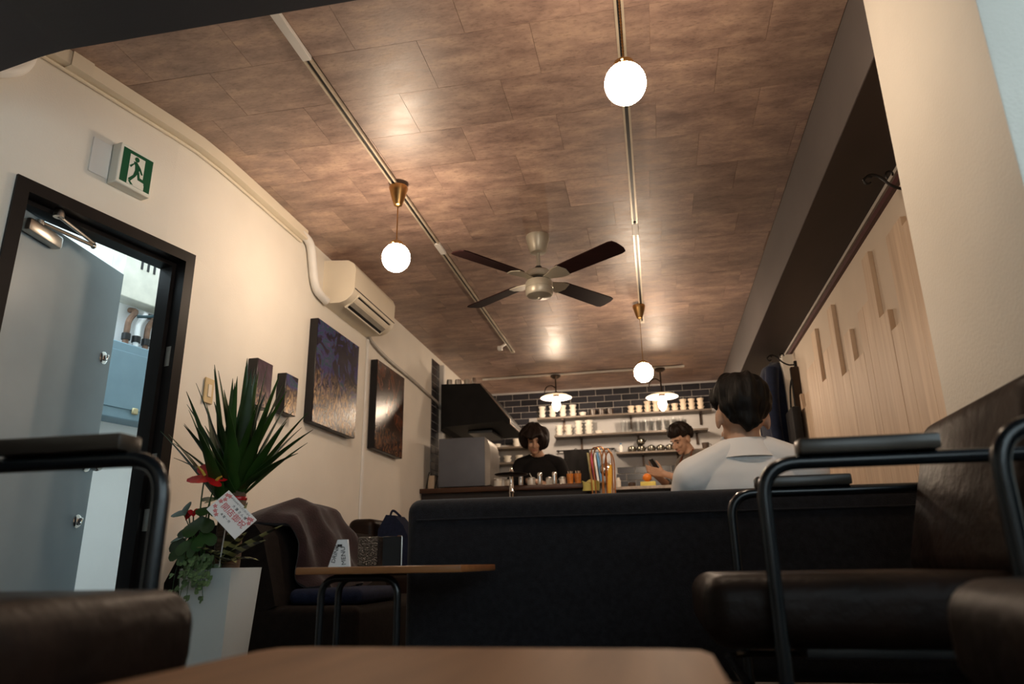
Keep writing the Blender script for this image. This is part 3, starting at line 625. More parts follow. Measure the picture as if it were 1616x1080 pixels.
obj('body', coat_ring([(1.0, .105, .24, 1.045), (1.2, .112, .24, 1.04), (1.5, .118, .23, 1.035), (1.75, .118, .22, 1.035), (1.90, .11, .20, 1.04), (1.99, .09, .15, 1.055), (2.03, .05, .08, 1.08)]), coat_navy, ct, angle=80)
for s_ in (-1, 1):
    obj('sleeve', MB().tube(smooth_path([(1.02, 6.15+s_*.17, 1.94), (.99, 6.15+s_*.24, 1.75), (.98, 6.15+s_*.255, 1.5), (.99, 6.15+s_*.25, 1.28)]), [.055-.00045*i for i in range(25)], 12), coat_navy, ct, angle=80)
obj('collar', MB().tube(smooth_path([(1.06, 6.03, 1.95), (1.04, 6.09, 2.01), (1.06, 6.15, 2.03), (1.04, 6.21, 2.01), (1.06, 6.27, 1.95)]), .022, 8), coat_navy, ct)
obj('hanger_hook', MB().tube(smooth_path([(1.10, 6.15, 2.0), (1.11, 6.15, 2.05), (1.14, 6.15, 2.06), (1.17, 6.15, 2.04)]), .004, 6), steel, ct)
bag = thing('tote_bag', 'black tote bag hanging below the navy coat by the far wall', 'bag', (1.12, 5.76, 1.25))
obj('body', MB().box(1.06, 1.128, 5.60, 5.88, 1.22, 1.56, .02, 2), M('black_canvas_bag', (.008, .008, .010), .8), bag)
obj('strap', MB().tube(smooth_path([(1.10, 5.66, 1.55), (1.11, 5.70, 1.72), (1.12, 5.76, 1.80), (1.11, 5.82, 1.72), (1.10, 5.84, 1.55)]), .007, 6), MATS['black_canvas_bag'], bag)

# ------------------------------------------------------------------ kitchen: tiles, shelves, hood, counter
wb = bpy.data.objects['wall_back']; wlft = bpy.data.objects['wall_left']
TW, TH = .203, .0775
def tile_row(z, j, x0, x1, left_off=None):
    off = (j % 2)*TW/2; i0 = math.floor((x0-off)/TW)-1; x = i0*TW+off
    while x < x1:
        a = max(x, x0); b = min(x+TW, x1)
        if b-a > (.03 if j < 4 else .08): obj('tile', MB().box(a+.003, b-.003, YB-.010, YB-.0005, z+.003, z+TH-.003, .0022, 1), tile_m, wb)
        x += TW
ztop = 2.440
obj('grout_bed', MB().box(-2.05, .85, YB-.004, YB, ztop-4*TH, ztop), grout, wb)
for j in range(4): tile_row(ztop-(j+1)*TH, j, -2.05, .85)
for j, xe in ((4, -1.36), (5, -1.42), (6, -1.50), (7, -1.62)):
    tile_row(ztop-(j+1)*TH, j, -2.05, xe)
zl = 1.502
obj('grout_bed', MB().box(-.42, .85, YB-.004, YB, zl-5*TH, zl), grout, wb)
for j in range(5): tile_row(zl-(j+1)*TH, j, -.42, .85)
obj('grout_bed', MB().box(XW, XW+.004, 6.46, 6.70, 1.10, 2.40), grout, wlft)
for j in range(17):
    z = 2.40-(j+1)*TH
    for a, b in (((6.46, 6.60), (6.60, 6.70)) if j % 2 else ((6.46, 6.50), (6.50, 6.70))):
        obj('tile', MB().box(XW+.0005, XW+.010, a+.003, b-.003, z+.003, z+TH-.003, .0022, 1), tile_m, wlft)
shelf_m = mat_wood('weathered_shelf_wood', (.10, .08, .065), (.17, .135, .105), .5, 'x', 4)
YS = 8.18
SH = {}
for key, lab, x0, x1, z in (('top', 'long wooden wall shelf, highest in the kitchen', -1.30, .70, 2.095), ('mid', 'wooden wall shelf holding glasses and white cups, second from the top', -1.10, .64, 1.875),
                            ('low', 'short wooden wall shelf holding round metal pots', -.40, .80, 1.648), ('left_up', 'short wall shelf with white cups left of the black-haired barista, the upper one', -1.93, -1.28, 1.770), ('left_low', 'short wall shelf with white cups left of the black-haired barista, the lower one', -1.93, -1.28, 1.590)):
    t = thing('wall_shelf', lab, 'shelf', ((x0+x1)/2, 8.28, z-.022), 0, 'kitchen wall shelves')
    obj('board', MB().box(x0, x1, YS, YB-.012, z-.022, z, .002, 1), shelf_m, t)
    n = 3 if x1-x0 > 1 else 2
    for i in range(n):
        bx = x0+.30+(x1-x0-.42)*i/(n-1) if n == 3 else x0+.12+(x1-x0-.24)*i/(n-1)
        obj('bracket', MB().box(bx-.012, bx+.012, YS+.03, YB-.012, z-.034, z-.022).box(bx-.012, bx+.012, YB-.024, YB-.012, z-.15, z-.022), bronze, t)
    SH[key] = z
def cup_mesh(r, h, m, handle=True, taper=.8):
    mb = MB().lathe([(r*taper*.7, 0), (r*taper, .004), (r, h), (r-.003, h), (r*taper-.004, .008), (r*.3, .006)], 14)
    if handle: mb.tube(smooth_path([(r*.95, 0, h*.8), (r*1.45, 0, h*.75), (r*1.45, 0, h*.35), (r*.88, 0, h*.25)], 4), .004, 6)
    me = mb.mesh('cup'); finish(me, m); return me
me_white = cup_mesh(.043, .052, ceramic, True, .62); me_tan = cup_mesh(.042, .048, M('pale_bowl', (.74, .62, .48), .4, var=.04), False, .6); me_dark = cup_mesh(.042, .075, ceramic_dark); me_wide = cup_mesh(.050, .043, ceramic, True, .6)
gm = MB().lathe([(.020, 0), (.022, .006), (.032, .13), (.034, .15), (.0325, .15), (.030, .13), (.020, .010), (.004, .008)], 16).mesh('tumbler'); finish(gm, glass)
def put(name, me, loc, label, cat, group, rz=0.):
    o = bpy.data.objects.new(name, me); COL.objects.link(o); o.location = loc; o.rotation_euler = (0, 0, rz); return tag(o, label, cat, group)
LEVEL = {1: ['standing alone'], 2: ['at the bottom', 'on top'], 3: ['at the bottom', 'in the middle', 'on top'], 4: ['at the bottom', 'second from below', 'third from below', 'on top']}
def stacks(me, step, xs, counts, z, where, name, adj, group):
    for i, (x, c) in enumerate(zip(xs, counts)):
        for k in range(c):
            put(name, me, (x, 8.285, z+.0005+k*step), f'{adj} cup {LEVEL[c][k]} of {ORD[i]} stack from left, {where}', 'cup', group, PI/2+random.uniform(-.25, .25))
stacks(me_white, .048, (-1.25, -1.125, -1.0, -.88, -.765), (3, 3, 3, 3, 1), SH['top'], 'left end of highest shelf', 'coffee_cup', 'white', 'white cups on the highest shelf')
stacks(me_tan, .046, (-.20, -.11, -.01, .085, .20, .30), (2, 2, 3, 3, 2, 2), SH['top'], 'middle of highest shelf', 'small_bowl', 'tan', 'tan cups on the highest shelf')
stacks(me_tan, .046, (.395, .49, .59), (3, 3, 3), SH['top'], 'right end of highest shelf', 'small_bowl', 'pale tan', 'tan cups on the highest shelf')
for i, x in enumerate((-.645, -.545, -.445)): put('dark_mug', me_dark, (x, 8.285, SH['top']+.0005), f'dark brown mug on the highest shelf, {ORD[i]} from the left', 'mug', 'dark mugs', PI/2)
stacks(me_wide, .043, (-1.05, -.94, -.82, -.70, -.585), (3, 3, 4, 4, 1), SH['mid'], 'left half of second shelf', 'coffee_cup', 'white', 'white cups on the second shelf')
for i in range(9): put('glass_tumbler', gm, (-.30+i*.082, 8.285, SH['mid']+.0005), f'clear glass tumbler on the second shelf, {ORD[i]} from the left', 'glass', 'tumblers on the second shelf')
stacks(me_white, .048, (-1.80, -1.57, -1.42), (1, 2, 3), SH['left_up'], 'upper short left shelf', 'coffee_cup', 'white', 'white cups on the short shelves')
stacks(me_wide, .043, (-1.82, -1.68, -1.54, -1.41), (2, 2, 2, 2), SH['left_low'], 'lower short left shelf', 'coffee_cup', 'white', 'white cups on the short shelves')
for i, (x, up) in enumerate(((-.22, 0), (-.115, 0), (-.115, 1), (.0, 0), (.105, 0), (.205, 0))):
    t = thing('round_pot', ['round dark metal pot at the left of the pot row on the short shelf', 'round dark metal pot under another pot on the short shelf', 'round dark metal pot stacked on top of another on the short shelf', 'third round dark metal pot from the right on the short shelf', 'second round dark metal pot from the right on the short shelf', 'round dark metal pot at the right of the pot row on the short shelf'][i], 'pot', (x, 8.285, SH['low']+.0005+up*.084), 0, 'metal pots on the shelf')
    obj('body', MB().lathe([(.03, 0), (.045, .012), (.05, .04), (.042, .066), (.02, .078), (.004, .08)], 18), pot_steel, t, world=False)
    obj('spout', MB().tube([(.04, 0, .03), (.056, -.01, .045), (.062, -.012, .06)], [.009, .007, .005], 8), pot_steel, t, world=False)
    obj('knob', MB().ell((0, 0, .082), .006 if up else .005, None, 8, 6), pot_steel, t, world=False)
bt = thing('small_bottle', 'small white and blue bottle at the left end of the pot shelf', 'bottle', (-.345, 8.285, SH['low']+.0005))
obj('body', MB().lathe([(.022, 0), (.024, .01), (.024, .07), (.010, .085), (.010, .10)], 14), white_plastic, bt, world=False); obj('cap', MB().lathe([(.012, .10), (.012, .115)], 12), mag[2], bt, world=False)
put('dark_bowl', me_dark, (.60, 8.285, SH['low']+.0005), 'dark brown bowl on the right end of the pot shelf', 'bowl', None)

# extractor hood on the left kitchen wall
hd = thing('extractor_hood', 'black sloping extractor hood over the machine', 'hood', (-1.7, 7.0, 1.68))
obj('canopy', MB().prism([(XW+.06, 2.165), (-1.60, 2.15), (-1.31, 1.775), (-1.31, 1.735), (-1.335, 1.735), (-1.36, 1.765), (-1.95, 1.735), (XW+.06, 1.70)], 6.6, 7.55), hood_m, hd, angle=20)
obj('edge_rail', MB().tube([(-1.60, 6.598, 2.152), (-1.307, 6.598, 1.775), (-1.307, 6.598, 1.733)], .006, 6).tube([(-1.307, 6.598, 1.735), (-1.307, 7.55, 1.735)], .006, 6), M('worn_steel', (.3, .24, .2), .4, .8), hd)
obj('filter', MB().box(-1.80, -1.55, 6.9, 7.4, 1.715, 1.745, .004, 1), M('dull_steel', (.12, .12, .12), .4, .6), hd)
for i, (x, r, h) in enumerate(((-1.93, .03, .055), (-1.84, .035, .05), (-1.75, .03, .045), (-1.68, .022, .06))):
    put('metal_canister', (lambda me: (finish(me, chrome if i % 2 else steel), me)[1])(MB().lathe([(r, 0), (r, h*.8), (r*.9, h*.85), (r*.9, h), (r*.2, h+.004)], 16).mesh('canister')), (x, 6.66, 2.166), f'metal canister on top of the black hood, {ORD[i]} from the left', 'canister', 'canisters on the hood')

ZC = 1.106; YC = 6.17
ctn = thing('bar_counter', 'dark wooden bar counter at the left of the kitchen', 'counter', (-1.27, 6.45, 0))
obj('worktop', MB().box(XW+.001, -.49, YC, 6.72, ZC-.042, ZC, .004, 2), counter_wood, ctn)
obj('front_panel', MB().box(XW+.001, -.53, YC+.06, YC+.10, 0, ZC-.042), M('dark_panel', (.03, .022, .02), .6), ctn)
ct2 = thing('service_counter', 'lower counter with pale worktop in front of the grey-shirted barista', 'counter', (.35, 6.45, 0))
obj('worktop', MB().box(-.34, .85, YC, 6.70, 1.035, 1.062, .004, 1), M('pale_stone_top', (.45, .38, .32), .4, var=.25, scale=30), ct2)
obj('front_panel', MB().box(-.32, .83, YC+.05, YC+.09, 0, 1.035), MATS['dark_panel'], ct2)

mc = thing('coffee_machine', 'blue grey boxy coffee machine on the left end of the counter', 'machine', (-1.67, 6.42, ZC))
obj('housing', MB().box(-1.90, -1.47, 6.22, 6.62, ZC+.012, 1.555, .006, 2), machine_m, mc)
obj('rounded_front', MB().prism([(-1.47, ZC+.012), (-1.425, ZC+.02), (-1.418, 1.40), (-1.428, 1.48), (-1.448, 1.53), (-1.47, 1.55)], 6.23, 6.61), M('worn_silver_panel', (.32, .29, .26), .35, .6), mc)
for i, (x, y) in enumerate(((-1.87, 6.25), (-1.50, 6.25), (-1.87, 6.59), (-1.50, 6.59))): obj('foot', MB().lathe([(.015, ZC), (.015, ZC+.013)], 12, (x, y, 0)), black_plastic, mc)
rk = thing('wire_leaflet_rack', 'small dark leaflet rack on the counter end by the left wall', 'rack', (-1.99, 6.33, ZC))
obj('frame', MB().tube([(-2.03, 6.28, ZC+.006), (-1.95, 6.28, ZC+.006), (-1.93, 6.30, ZC+.12), (-2.01, 6.30, ZC+.16), (-2.03, 6.28, ZC+.006)], .005, 6).tube([(-2.03, 6.38, ZC+.006), (-1.95, 6.38, ZC+.006), (-1.93, 6.36, ZC+.12), (-2.01, 6.36, ZC+.16), (-2.03, 6.38, ZC+.006)], .005, 6), iron, rk)
obj('leaflets', MB().box(-2.02, -1.96, 6.30, 6.36, ZC+.006, ZC+.13, .002, 1), ceramic_tan, rk)
# beer-tap like chrome column in front of the counter
tpc = thing('chrome_stand', 'slim chrome stand with a dark round tray in front of the counter', 'stand', (-1.19, 6.02, 0))
obj('column', MB().lathe([(.022, .02), (.022, .85), (.026, .86), (.022, .87), (.022, 1.02), (.027, 1.03), (.020, 1.04), (.018, 1.16), (.020, 1.165), (.018, 1.17), (.018, 1.195), (.024, 1.205), (.016, 1.22), (.014, 1.24), (.004, 1.247)], 16, (-1.19, 6.02, 0)), chrome, tpc)
obj('base', MB().lathe([(.14, 0), (.14, .012), (.05, .03), (.022, .035)], 24, (-1.19, 6.02, 0)), chrome, tpc)
obj('tray', MB().lathe([(.02, 1.172), (.13, 1.174), (.145, 1.184), (.14, 1.187), (.02, 1.178)], 24, (-1.19, 6.02, 0)), black_plastic, tpc)
col_cans = ((-1.375, .036, .085), (-1.275, .040, .070), (-1.155, .021, .115), (-1.07, .036, .08), (-.985, .021, .115), (-.91, .030, .075), (-.855, .021, .115), (-.79, .028, .075))
for i, (x, r, h) in enumerate(col_cans):
    shiny = r < .025
    t = thing('spice_tin' if not shiny else 'steel_shaker', (f'narrow bright steel shaker on the counter, {ORD[[2, 4, 6].index(i)]} from the left' if shiny else f'squat pale lidded tin on the counter, {ORD[[0, 1, 3, 5, 7].index(i)]} from the left'), 'shaker' if shiny else 'tin', (x, 6.28+(.05 if not shiny else 0), ZC), 0, 'steel shakers on the counter' if shiny else 'lidded tins on the counter')
    obj('body', MB().lathe([(r*.95, 0), (r, .004), (r, h*.75)], 16), chrome if shiny else ceramic, t, world=False)
    obj('lid', MB().lathe([(r*1.04, h*.75), (r*1.04, h*.92), (r*.8, h), (r*.1, h+.003)], 16), chrome if shiny else steel, t, world=False)
for i, x in enumerate((-.72, -.652)):
    t = thing('amber_cup', ['amber glass cup holding sticks on the counter, the left one', 'amber glass cup holding sticks on the counter, the right one'][i], 'cup', (x, 6.30, ZC), 0, 'amber cups')
    obj('cup', MB().lathe([(.026, 0), (.031, .095), (.0295, .095), (.024, .004), (.002, .004)], 14), amber, t, world=False)
    for k in range(5):
        a = k*1.256; obj('stick', MB().tube([(.010*math.cos(a), .010*math.sin(a), .005), (.019*math.cos(a),   .019*math.sin(a), .118)], .0028, 6), ceramic_tan, t, world=False)
def yc(u, v): return (-.60+u*.14+.006*math.sin(9*v), 6.16-.012+.12*max(0, v-.35)-(.004 if v < .35 else 0), ZC+.004-.075*max(0, .35-v)/.35+.012*math.sin(7*u+5*v)*(v > .3)+.03*math.sin(PI*u)*max(0, v-.4))
solo('yellow_cloth', drape(14, 14, yc, .006), M('yellow_cloth_cotton', (.52, .46, .14), .9), 'yellow cloth crumpled over the counter edge', 'cloth')
# hoops, ladle and yellow tongs hanging in the gap between counters
hp = thing('copper_wire_hoops', 'tall copper wire hoops standing in the gap between the counters', 'wire stand', (-.42, 6.09, 0))
for dx, w, z1, y in ((-.03, .050, 1.385, 6.06), (.0, .055, 1.395, 6.10), (.060, .042, 1.37, 6.08), (.080, .038, 1.35, 6.12)):
    x = -.437+dx
    obj('hoop', MB().tube(smooth_path([(x-w*.6, y, .0), (x-w*.8, y, .9), (x-w, y, z1-.12), (x-w*.6, y, z1-.02), (x, y, z1), (x+w*.6, y, z1-.02), (x+w, y, z1-.12), (x+w*.8, y, .9), (x+w*.6, y, .0)], 6), .006, 6), copper, hp)
ld = thing('steel_ladle_bowl', 'round steel bowl hanging behind the copper hoops', 'bowl', (-.42, 6.62, 1.20))
obj('bowl', MB().ell((-.42, 6.62, 1.265), (.062, .03, .062), None, 20, 12), chrome, ld); obj('handle', MB().tube([(-.42, 6.64, 1.20), (-.43, 6.66, .72)], .008, 8), steel, ld)
solo('waste_bin', MB().lathe([(.11, 0), (.14, .70), (.145, .72), (.135, .72), (.105, .02), (.01, .02)], 20, (-.43, 6.66, 0)), black_plastic, 'dark bin standing behind the copper hoops', 'bin')
solo('yellow_spatula', MB().prism([(-.475, .0), (-.460, .0), (-.352, 1.245), (-.356, 1.275), (-.378, 1.27), (-.391, 1.22)], 6.36, 6.372), yellow_p, 'long yellow spatula leaning beside the copper hoops', 'spatula')
sg = solo('yellow_sponge', MB().box(-.115, .015, 6.24, 6.32, 1.0625, 1.105, .008, 2), sponge, 'yellow sponge block on the pale counter under the orange', 'sponge')
orr = thing('orange', 'orange resting on the yellow sponge', 'orange', (-.055, 6.28, 1.105))
obj('fruit', MB().ell((-.055, 6.28, 1.141), (.038, .038, .036), None, 20, 12), orange_m, orr); obj('stalk', MB().lathe([(.004, 1.175), (.003, 1.18)], 8, (-.055, 6.28, 0)), bark, orr)
solo('small_tin', MB().lathe([(.03, 1.0625), (.032, 1.066), (.032, 1.10), (.028, 1.105)], 16, (-.19, 6.30, 0)), ceramic_dark, 'small dark tin on the pale counter left of the sponge', 'tin')
solo('white_jar', MB().lathe([(.02, 1.0625), (.022, 1.07), (.022, 1.12), (.014, 1.13), (.014, 1.145)], 16, (-.30, 6.24, 0)), ceramic, 'white jar at the left end of the pale counter', 'jar')
# rail with apron bag and magazines
rl = thing('wall_rail', 'dark rail on the kitchen wall behind the black-haired barista', 'rail', (-.75, 8.34, 1.71)); obj('bar', MB().tube([(-1.1, 8.33, 1.715), (-.42, 8.33, 1.715)], .008, 8), black_plastic, rl)
for x in (-1.08, -.45): obj('rail_bracket', MB().box(x-.01, x+.01, 8.33, YB, 1.705, 1.725), black_plastic, rl)
ab = thing('black_apron', 'black apron hanging from the rail beside the magazines', 'apron', (-.86, 8.28, 1.30))
obj('cloth', drape(12, 16, lambda u, v: (-1.02+.30*u+.01*math.sin(9*v), 8.30+.014*math.sin(u*14), 1.715-.42*v), .008), shirt_black, ab, angle=80)
obj('loop', MB().tube(smooth_path([(-.90, 8.31, 1.70), (-.87, 8.33, 1.735), (-.84, 8.31, 1.70)]), .004, 6), shirt_black, ab)
for i, m in enumerate((mag[3], mag[0], mag[1], mag[2])):
    x = -.70+i*.036
    solo('magazine', MB().prism([(x, 1.33), (x+.022, 1.33), (x-.012, 1.66), (x-.034, 1.66)], 8.20, 8.36).xf(Matrix()), m, ['olive magazine standing first in the row behind the apron', 'crimson magazine standing second in the row behind the apron', 'pale magazine standing third in the row behind the apron', 'blue magazine standing last in the row behind the apron'][i], 'magazine', 'magazines behind the counter')
solo('narrow_wall_ledge', MB().box(-1.10, -.46, 8.16, YB-.001, 1.308, 1.328, .002, 1), shelf_m, 'narrow ledge under the magazines behind the counter', 'ledge')
solo('back_worktop', MB().box(-1.3, .85, 7.86, YB-.012, .86, .90, .003, 1).box(-1.26, .82, 7.92, YB-.012, 0, .86), M('grey_worktop', (.12, .12, .125), .5), 'grey kitchen unit along the back wall under the shelves', 'unit')

# ------------------------------------------------------------------ armchairs (front = local +x)
def armchair(label, loc, rz):
    t = thing('leather_armchair', label, 'armchair', loc, rz, 'leather armchairs with tube frames')
    for s_ in (-1, 1):
        y = s_*.30
        fr_ = obj('side_frame', MB().tube(fillet([(.25, y, .0), (.25, y, .615), (-.37, y, .615), (-.37, y, .0)], .065, 8), .0125, 12), tube_m, t, world=False)
        obj('foot_cap', MB().lathe([(.015, 0), (.015, .02)], 12, (.25, y, 0)).lathe([(.015, 0), (.015, .02)], 12, (-.37, y, 0)), black_plastic, fr_, world=False)
        obj('arm_pad', MB().box(-.045, .185, y-.026, y+.026, .627, .654, .005, 2), arm_wood, t, world=False)
    obj('seat_rail', MB().tube(fillet([(-.37, -.30, .235), (.25, -.30, .235), (.30, -.24, .235), (.30, .24, .235), (.25, .30, .235), (-.37, .30, .235)], .05, 6), .009, 8), tube_m, t, world=False)
    obj('seat_cushion', MB().box(-.22, .37, -.265, .265, .30, .426, .045, 5), leather, t, world=False, angle=60)
    obj('seat_base', MB().box(-.30, .20, -.22, .22, .282, .304, .005, 2), black_plastic, t, world=False)
    bk = MB().box(-.07, .045, -.29, .29, .0, .385, .05, 5)
    bk.v = [Vector((p.x-.02*(p.y/.29)**2, p.y, p.z+.012*math.sin(p.y*9)*max(0, p.z))) for p in bk.v]
    bk.xf(Matrix.Translation((-.155, 0, .40)) @ Matrix.Rotation(R(-15), 4, 'Y'))
    b = obj('backrest', bk, leather, t, world=False, angle=60)
    obj('piping', MB().tube([Vector((-.275, s2_*.285, .45+.28*k/8))-Vector((.22*.28*k/8, 0, 0)) for s2_ in (-1,) for k in range(9)], .004, 6), tube_m, b, world=False)
    return t
chA = armchair('brown leather armchair with black tube arms beside the white pillar', (.44, 1.65, 0), PI)
copy_tree(chA, (.69, .73, 0), PI, 'brown leather armchair cut off by the lower right corner')
copy_tree(chA, (-.98, .67, 0), 0, 'brown leather armchair at the lower left in front of the door')

# ------------------------------------------------------------------ near table, side table
nt_ = thing('low_table', 'brown wooden low table in the near foreground', 'table', (-.21, .5, 0))
obj('tabletop', MB().prism([(-.46, .22), (.045, .22), (.045, .80), (.035, .838), (.0, .85), (-.415, .855), (-.45, .843), (-.46, .81)], .336, .36, 'z'), near_wood, nt_)
for x in (-.42, .005):
    for y in (.27, .78): obj('leg', MB().tube([(x, y, 0), (x, y, .337)], .0125, 10), tube_m, nt_)
st = thing('side_table', 'small orange-brown side table edge-on behind the low table', 'table', (-.75, 2.1, 0))
obj('tabletop', MB().box(-.985, -.515, 1.90, 2.32, .432, .451, .003, 2), table_wood, st)
for y, xr in ((1.975, -.715), (2.09, -.757)): obj('leg_frame', MB().tube(fillet([(-.94, y, .0), (-.94, y, .42), (xr, y, .42), (xr, y, .0)], .05, 8), .010, 10), tube_m, st)
obj('top_rail', MB().tube([(-.90, 1.975, .424), (-.90, 2.09, .424)], .008, 8), tube_m, st)
# triangular card and glittery box on the side table
cdm = thing('menu_card', 'white triangular table card printed with black letters', 'card', (-.905, 2.02, .451))
crd = MB().prism([(-.943, .4515), (-.876, .4515), (-.887, .527), (-.918, .527)], 2.015, 2.022)
cb = obj('card', crd, card_m, cdm)
def letters(parent, body, size, M4, m):
    me = text_mesh(body, size); me.transform(M4); return obj('lettering', me, m, parent)
LT = lambda x, z, rot: Matrix.Translation((x, 2.0145, z)) @ Matrix.Rotation(rot, 4, 'Y') @ Matrix.Rotation(PI/2, 4, 'X')
letters(cb, 'DRINK', .017, LT(-.922, .487, R(-76)), black_ink); letters(cb, 'MENU', .019, LT(-.897, .482, R(-97)), black_ink)
obj('print_block', MB().box(-.917, -.903, 2.0138, 2.0152, .507, .514), black_ink, cb)
gb = thing('glittery_holder', 'black glittery acrylic holder with a clear front on the side table', 'holder', (-.81, 2.06, .451))
obj('block', MB().box(-.870, -.805, 2.05, 2.09, .4515, .535, .003, 1), glitter, gb)
obj('clear_panel', MB().box(-.800, -.740, 2.07, 2.076, .4515, .535, .001, 1), M('smoked_glass', (.03, .03, .03), .06, var=.05, spec=.7), gb)
obj('wire_edge', MB().tube(fillet([(-.752, 2.066, .536), (-.739, 2.066, .536), (-.739, 2.066, .4525)], .006, 4), .0016, 6), steel, gb)

# ------------------------------------------------------------------ centre sofa (we see its back)
sf = thing('fabric_sofa', 'charcoal fabric sofa seen from behind with the man on it', 'sofa', (.12, 2.8, 0))
bk = MB().box(-.85, 1.08, 2.40, 2.585, .10, .672, .045, 5)
obj('back', bk, fabric_navy, sf, angle=60)
obj('top_seam', MB().tube([(-.805, 2.397, .60), (1.05, 2.397, .60)], .004, 6), fabric_navy, sf)
obj('seat_base', MB().box(-.80, 1.07, 2.585, 3.20, .12, .26, .02, 2), fabric_navy, sf)
for x0, x1 in ((-.79, .13), (.135, 1.06)): obj('seat_cushion', MB().box(x0, x1, 2.60, 3.22, .262, .40, .04, 4), fabric_navy, sf, angle=60)
for x in (-.74, 1.0):
    for y in (2.46, 3.12): obj('leg', MB().lathe([(.018, 0), (.024, .125)], 12, (x, y, 0)), black_plastic, sf)

# ------------------------------------------------------------------ left bench sofa with cushion and coat
def bench(label, y0, y1, zoff=0.):
    t = thing('bench_sofa', label, 'sofa', (-1.6, (y0+y1)/2, 0), 0, 'dark sofas along the left wall')
    sb = MB().box(-1.98, -1.17, y0, y1, .05, .305, .035, 4)
    obj('seat', sb, fabric_brown, t, angle=60)
    b = MB().prism([(-2.03, .10), (-1.52, .306), (-1.545, .40), (-1.60, .58), (-1.64, .625), (-1.70, .635), (-1.86, .625), (-1.93, .60), (-2.03, .40)], y0+.004, y1-.004)
    obj('backrest', b, fabric_brown, t, angle=50)
    for x in (-1.9, -1.25):
        for y in (y0+.08, y1-.08): obj('leg', MB().lathe([(.02, 0), (.022, .055)], 10, (x, y, 0)), black_plastic, t)
    return t
bench('dark brown sofa along the left wall behind the plant', 2.78, 4.05)
solo('seat_cushion_pad', MB().box(-1.50, -1.18, 2.84, 3.30, .307, .368, .028, 4), fabric_blue, 'flat navy cushion on the seat of the dark brown sofa', 'cushion', angle=60)
def cfn(u, v):   # u along the wall, v over the backrest from the seat up, over and down the back
    y = 2.92+.62*u
    path = [(-1.36, .372), (-1.42, .46), (-1.47, .60), (-1.54, .72), (-1.66, .755), (-1.80, .72), (-1.92, .655)]
    f = v*(len(path)-1); i = min(int(f), len(path)-2); t = f-i; x = path[i][0]*(1-t)+path[i+1][0]*t; z = path[i][1]*(1-t)+path[i+1][1]*t
    hump = math.sin(PI*min(1, max(0, u*1.0)))**.5
    z2 = .375+(z-.375)*(.72+.28*hump); x2 = x-(1-hump)*.10*(1-v)
    q = noise.noise(Vector((u*3.2, v*3.6, 2.1)))*.035+noise.noise(Vector((u*8, v*5, 6.1)))*.014+.016*math.sin(u*17+v*4)*(.3+.7*(1-v))
    return (x2+q, y+.4*q, z2+.7*q)
solo('draped_coat', drape(34, 40, cfn, .02), coat_plum, 'plum brown coat draped over the back of the dark sofa', 'coat', angle=80)
ch4 = thing('far_armchair', 'small dark brown leather armchair at the far end of the left wall', 'armchair', (-1.72, 4.75, 0))
obj('seat', MB().box(-1.98, -1.45, 4.5, 5.05, .22, .42, .05, 4), leather, ch4, angle=60); obj('backrest', MB().box(-1.98, -1.79, 4.47, 5.05, .40, .75, .05, 4), leather, ch4, angle=60)
for y in (4.54, 5.0):
    for x in (-1.92, -1.5): obj('leg', MB().tube([(x, y, 0), (x, y, .23)], .014, 8), tube_m, ch4)
ch5 = thing('navy_bag', 'navy shoulder bag slumped on the far armchair', 'bag', (-1.62, 4.6, .42))
obj('body', MB().prism([(-1.78, .421), (-1.50, .421), (-1.535, .56), (-1.60, .70), (-1.66, .765), (-1.72, .77), (-1.77, .68)], 4.49, 4.68), fabric_blue, ch5)
obj('strap', MB().tube(smooth_path([(-1.73, 4.58, .74), (-1.70, 4.56, .80), (-1.65, 4.58, .76)]), .008, 6), fabric_blue, ch5)

# ------------------------------------------------------------------ potted plant
px, py = -1.59, 2.50
pt = thing('planter', 'tall square white planter beside the door holding a mixed plant', 'planter', (px, py, 0))
def sq(h, z): return [(px-h, py-h, z), (px+h, py-h, z), (px+h, py+h, z), (px-h, py+h, z)]
pv = sq(.075, 0)+sq(.102, .455)+sq(.094, .455)+sq(.090, .40)
pm = MB().add(pv, [(3, 2, 1, 0)]+[(a*4+k, a*4+(k+1) % 4, a*4+4+(k+1) % 4, a*4+4+k) for a in range(3) for k in range(4)]+[(12, 13, 14, 15)])
obj('pot', pm, pot_m, pt, angle=20); obj('soil', MB().box(px-.09, px+.09, py-.09, py+.09, .401, .425, .01, 2), soil, pt)
def blade(base, d, L, w, bend, fold=.35, n=9, th=.0012, tipdrop=0.):
    """sword leaf from base along unit d, with gravity bend"""
    d = Vector(d).normalized(); side = d.cross(Vector((0, 0, 1)))
    if side.length < .05: side = Vector((1, 0, 0))
    side.normalize(); mb = MB(); p = Vector(base); cur = d.copy(); rows = []
    for i in range(n+1):
        t = i/n; ww = w*(.55+.45*min(1, t*3))*(1-max(0, t-.35)/.65)**.8 if t < 1 else .0006
        ww = max(ww, .0006); up = side.cross(cur).normalized()
        rows.append((p-side*ww+up*ww*fold, p.copy(), p+side*ww+up*ww*fold, up))
        cur = (cur+Vector((0, 0, -bend*(t+.1)/n*2))).normalized(); p = p+cur*(L/n)
    for a, b, c, up in rows: mb.v += [a, b, c, a-up*th, b-up*th, c-up*th]
    for i in range(n):
        o = i*6; q = o+6
        mb.f += [(o, o+1, q+1, q), (o+1, o+2, q+2, q+1), (o+3, q+3, q+4, o+4), (o+4, q+4, q+5, o+5), (o, q, q+3, o+3), (o+2, o+5, q+5, q+2)]
    mb.f += [(0, 3, 4, 1), (1, 4, 5, 2)]
    return mb
yu = thing('yucca', 'tall yucca with sword leaves growing from the white planter', 'plant', (px+.03, py, .425))
tx, ty = px+.035, py
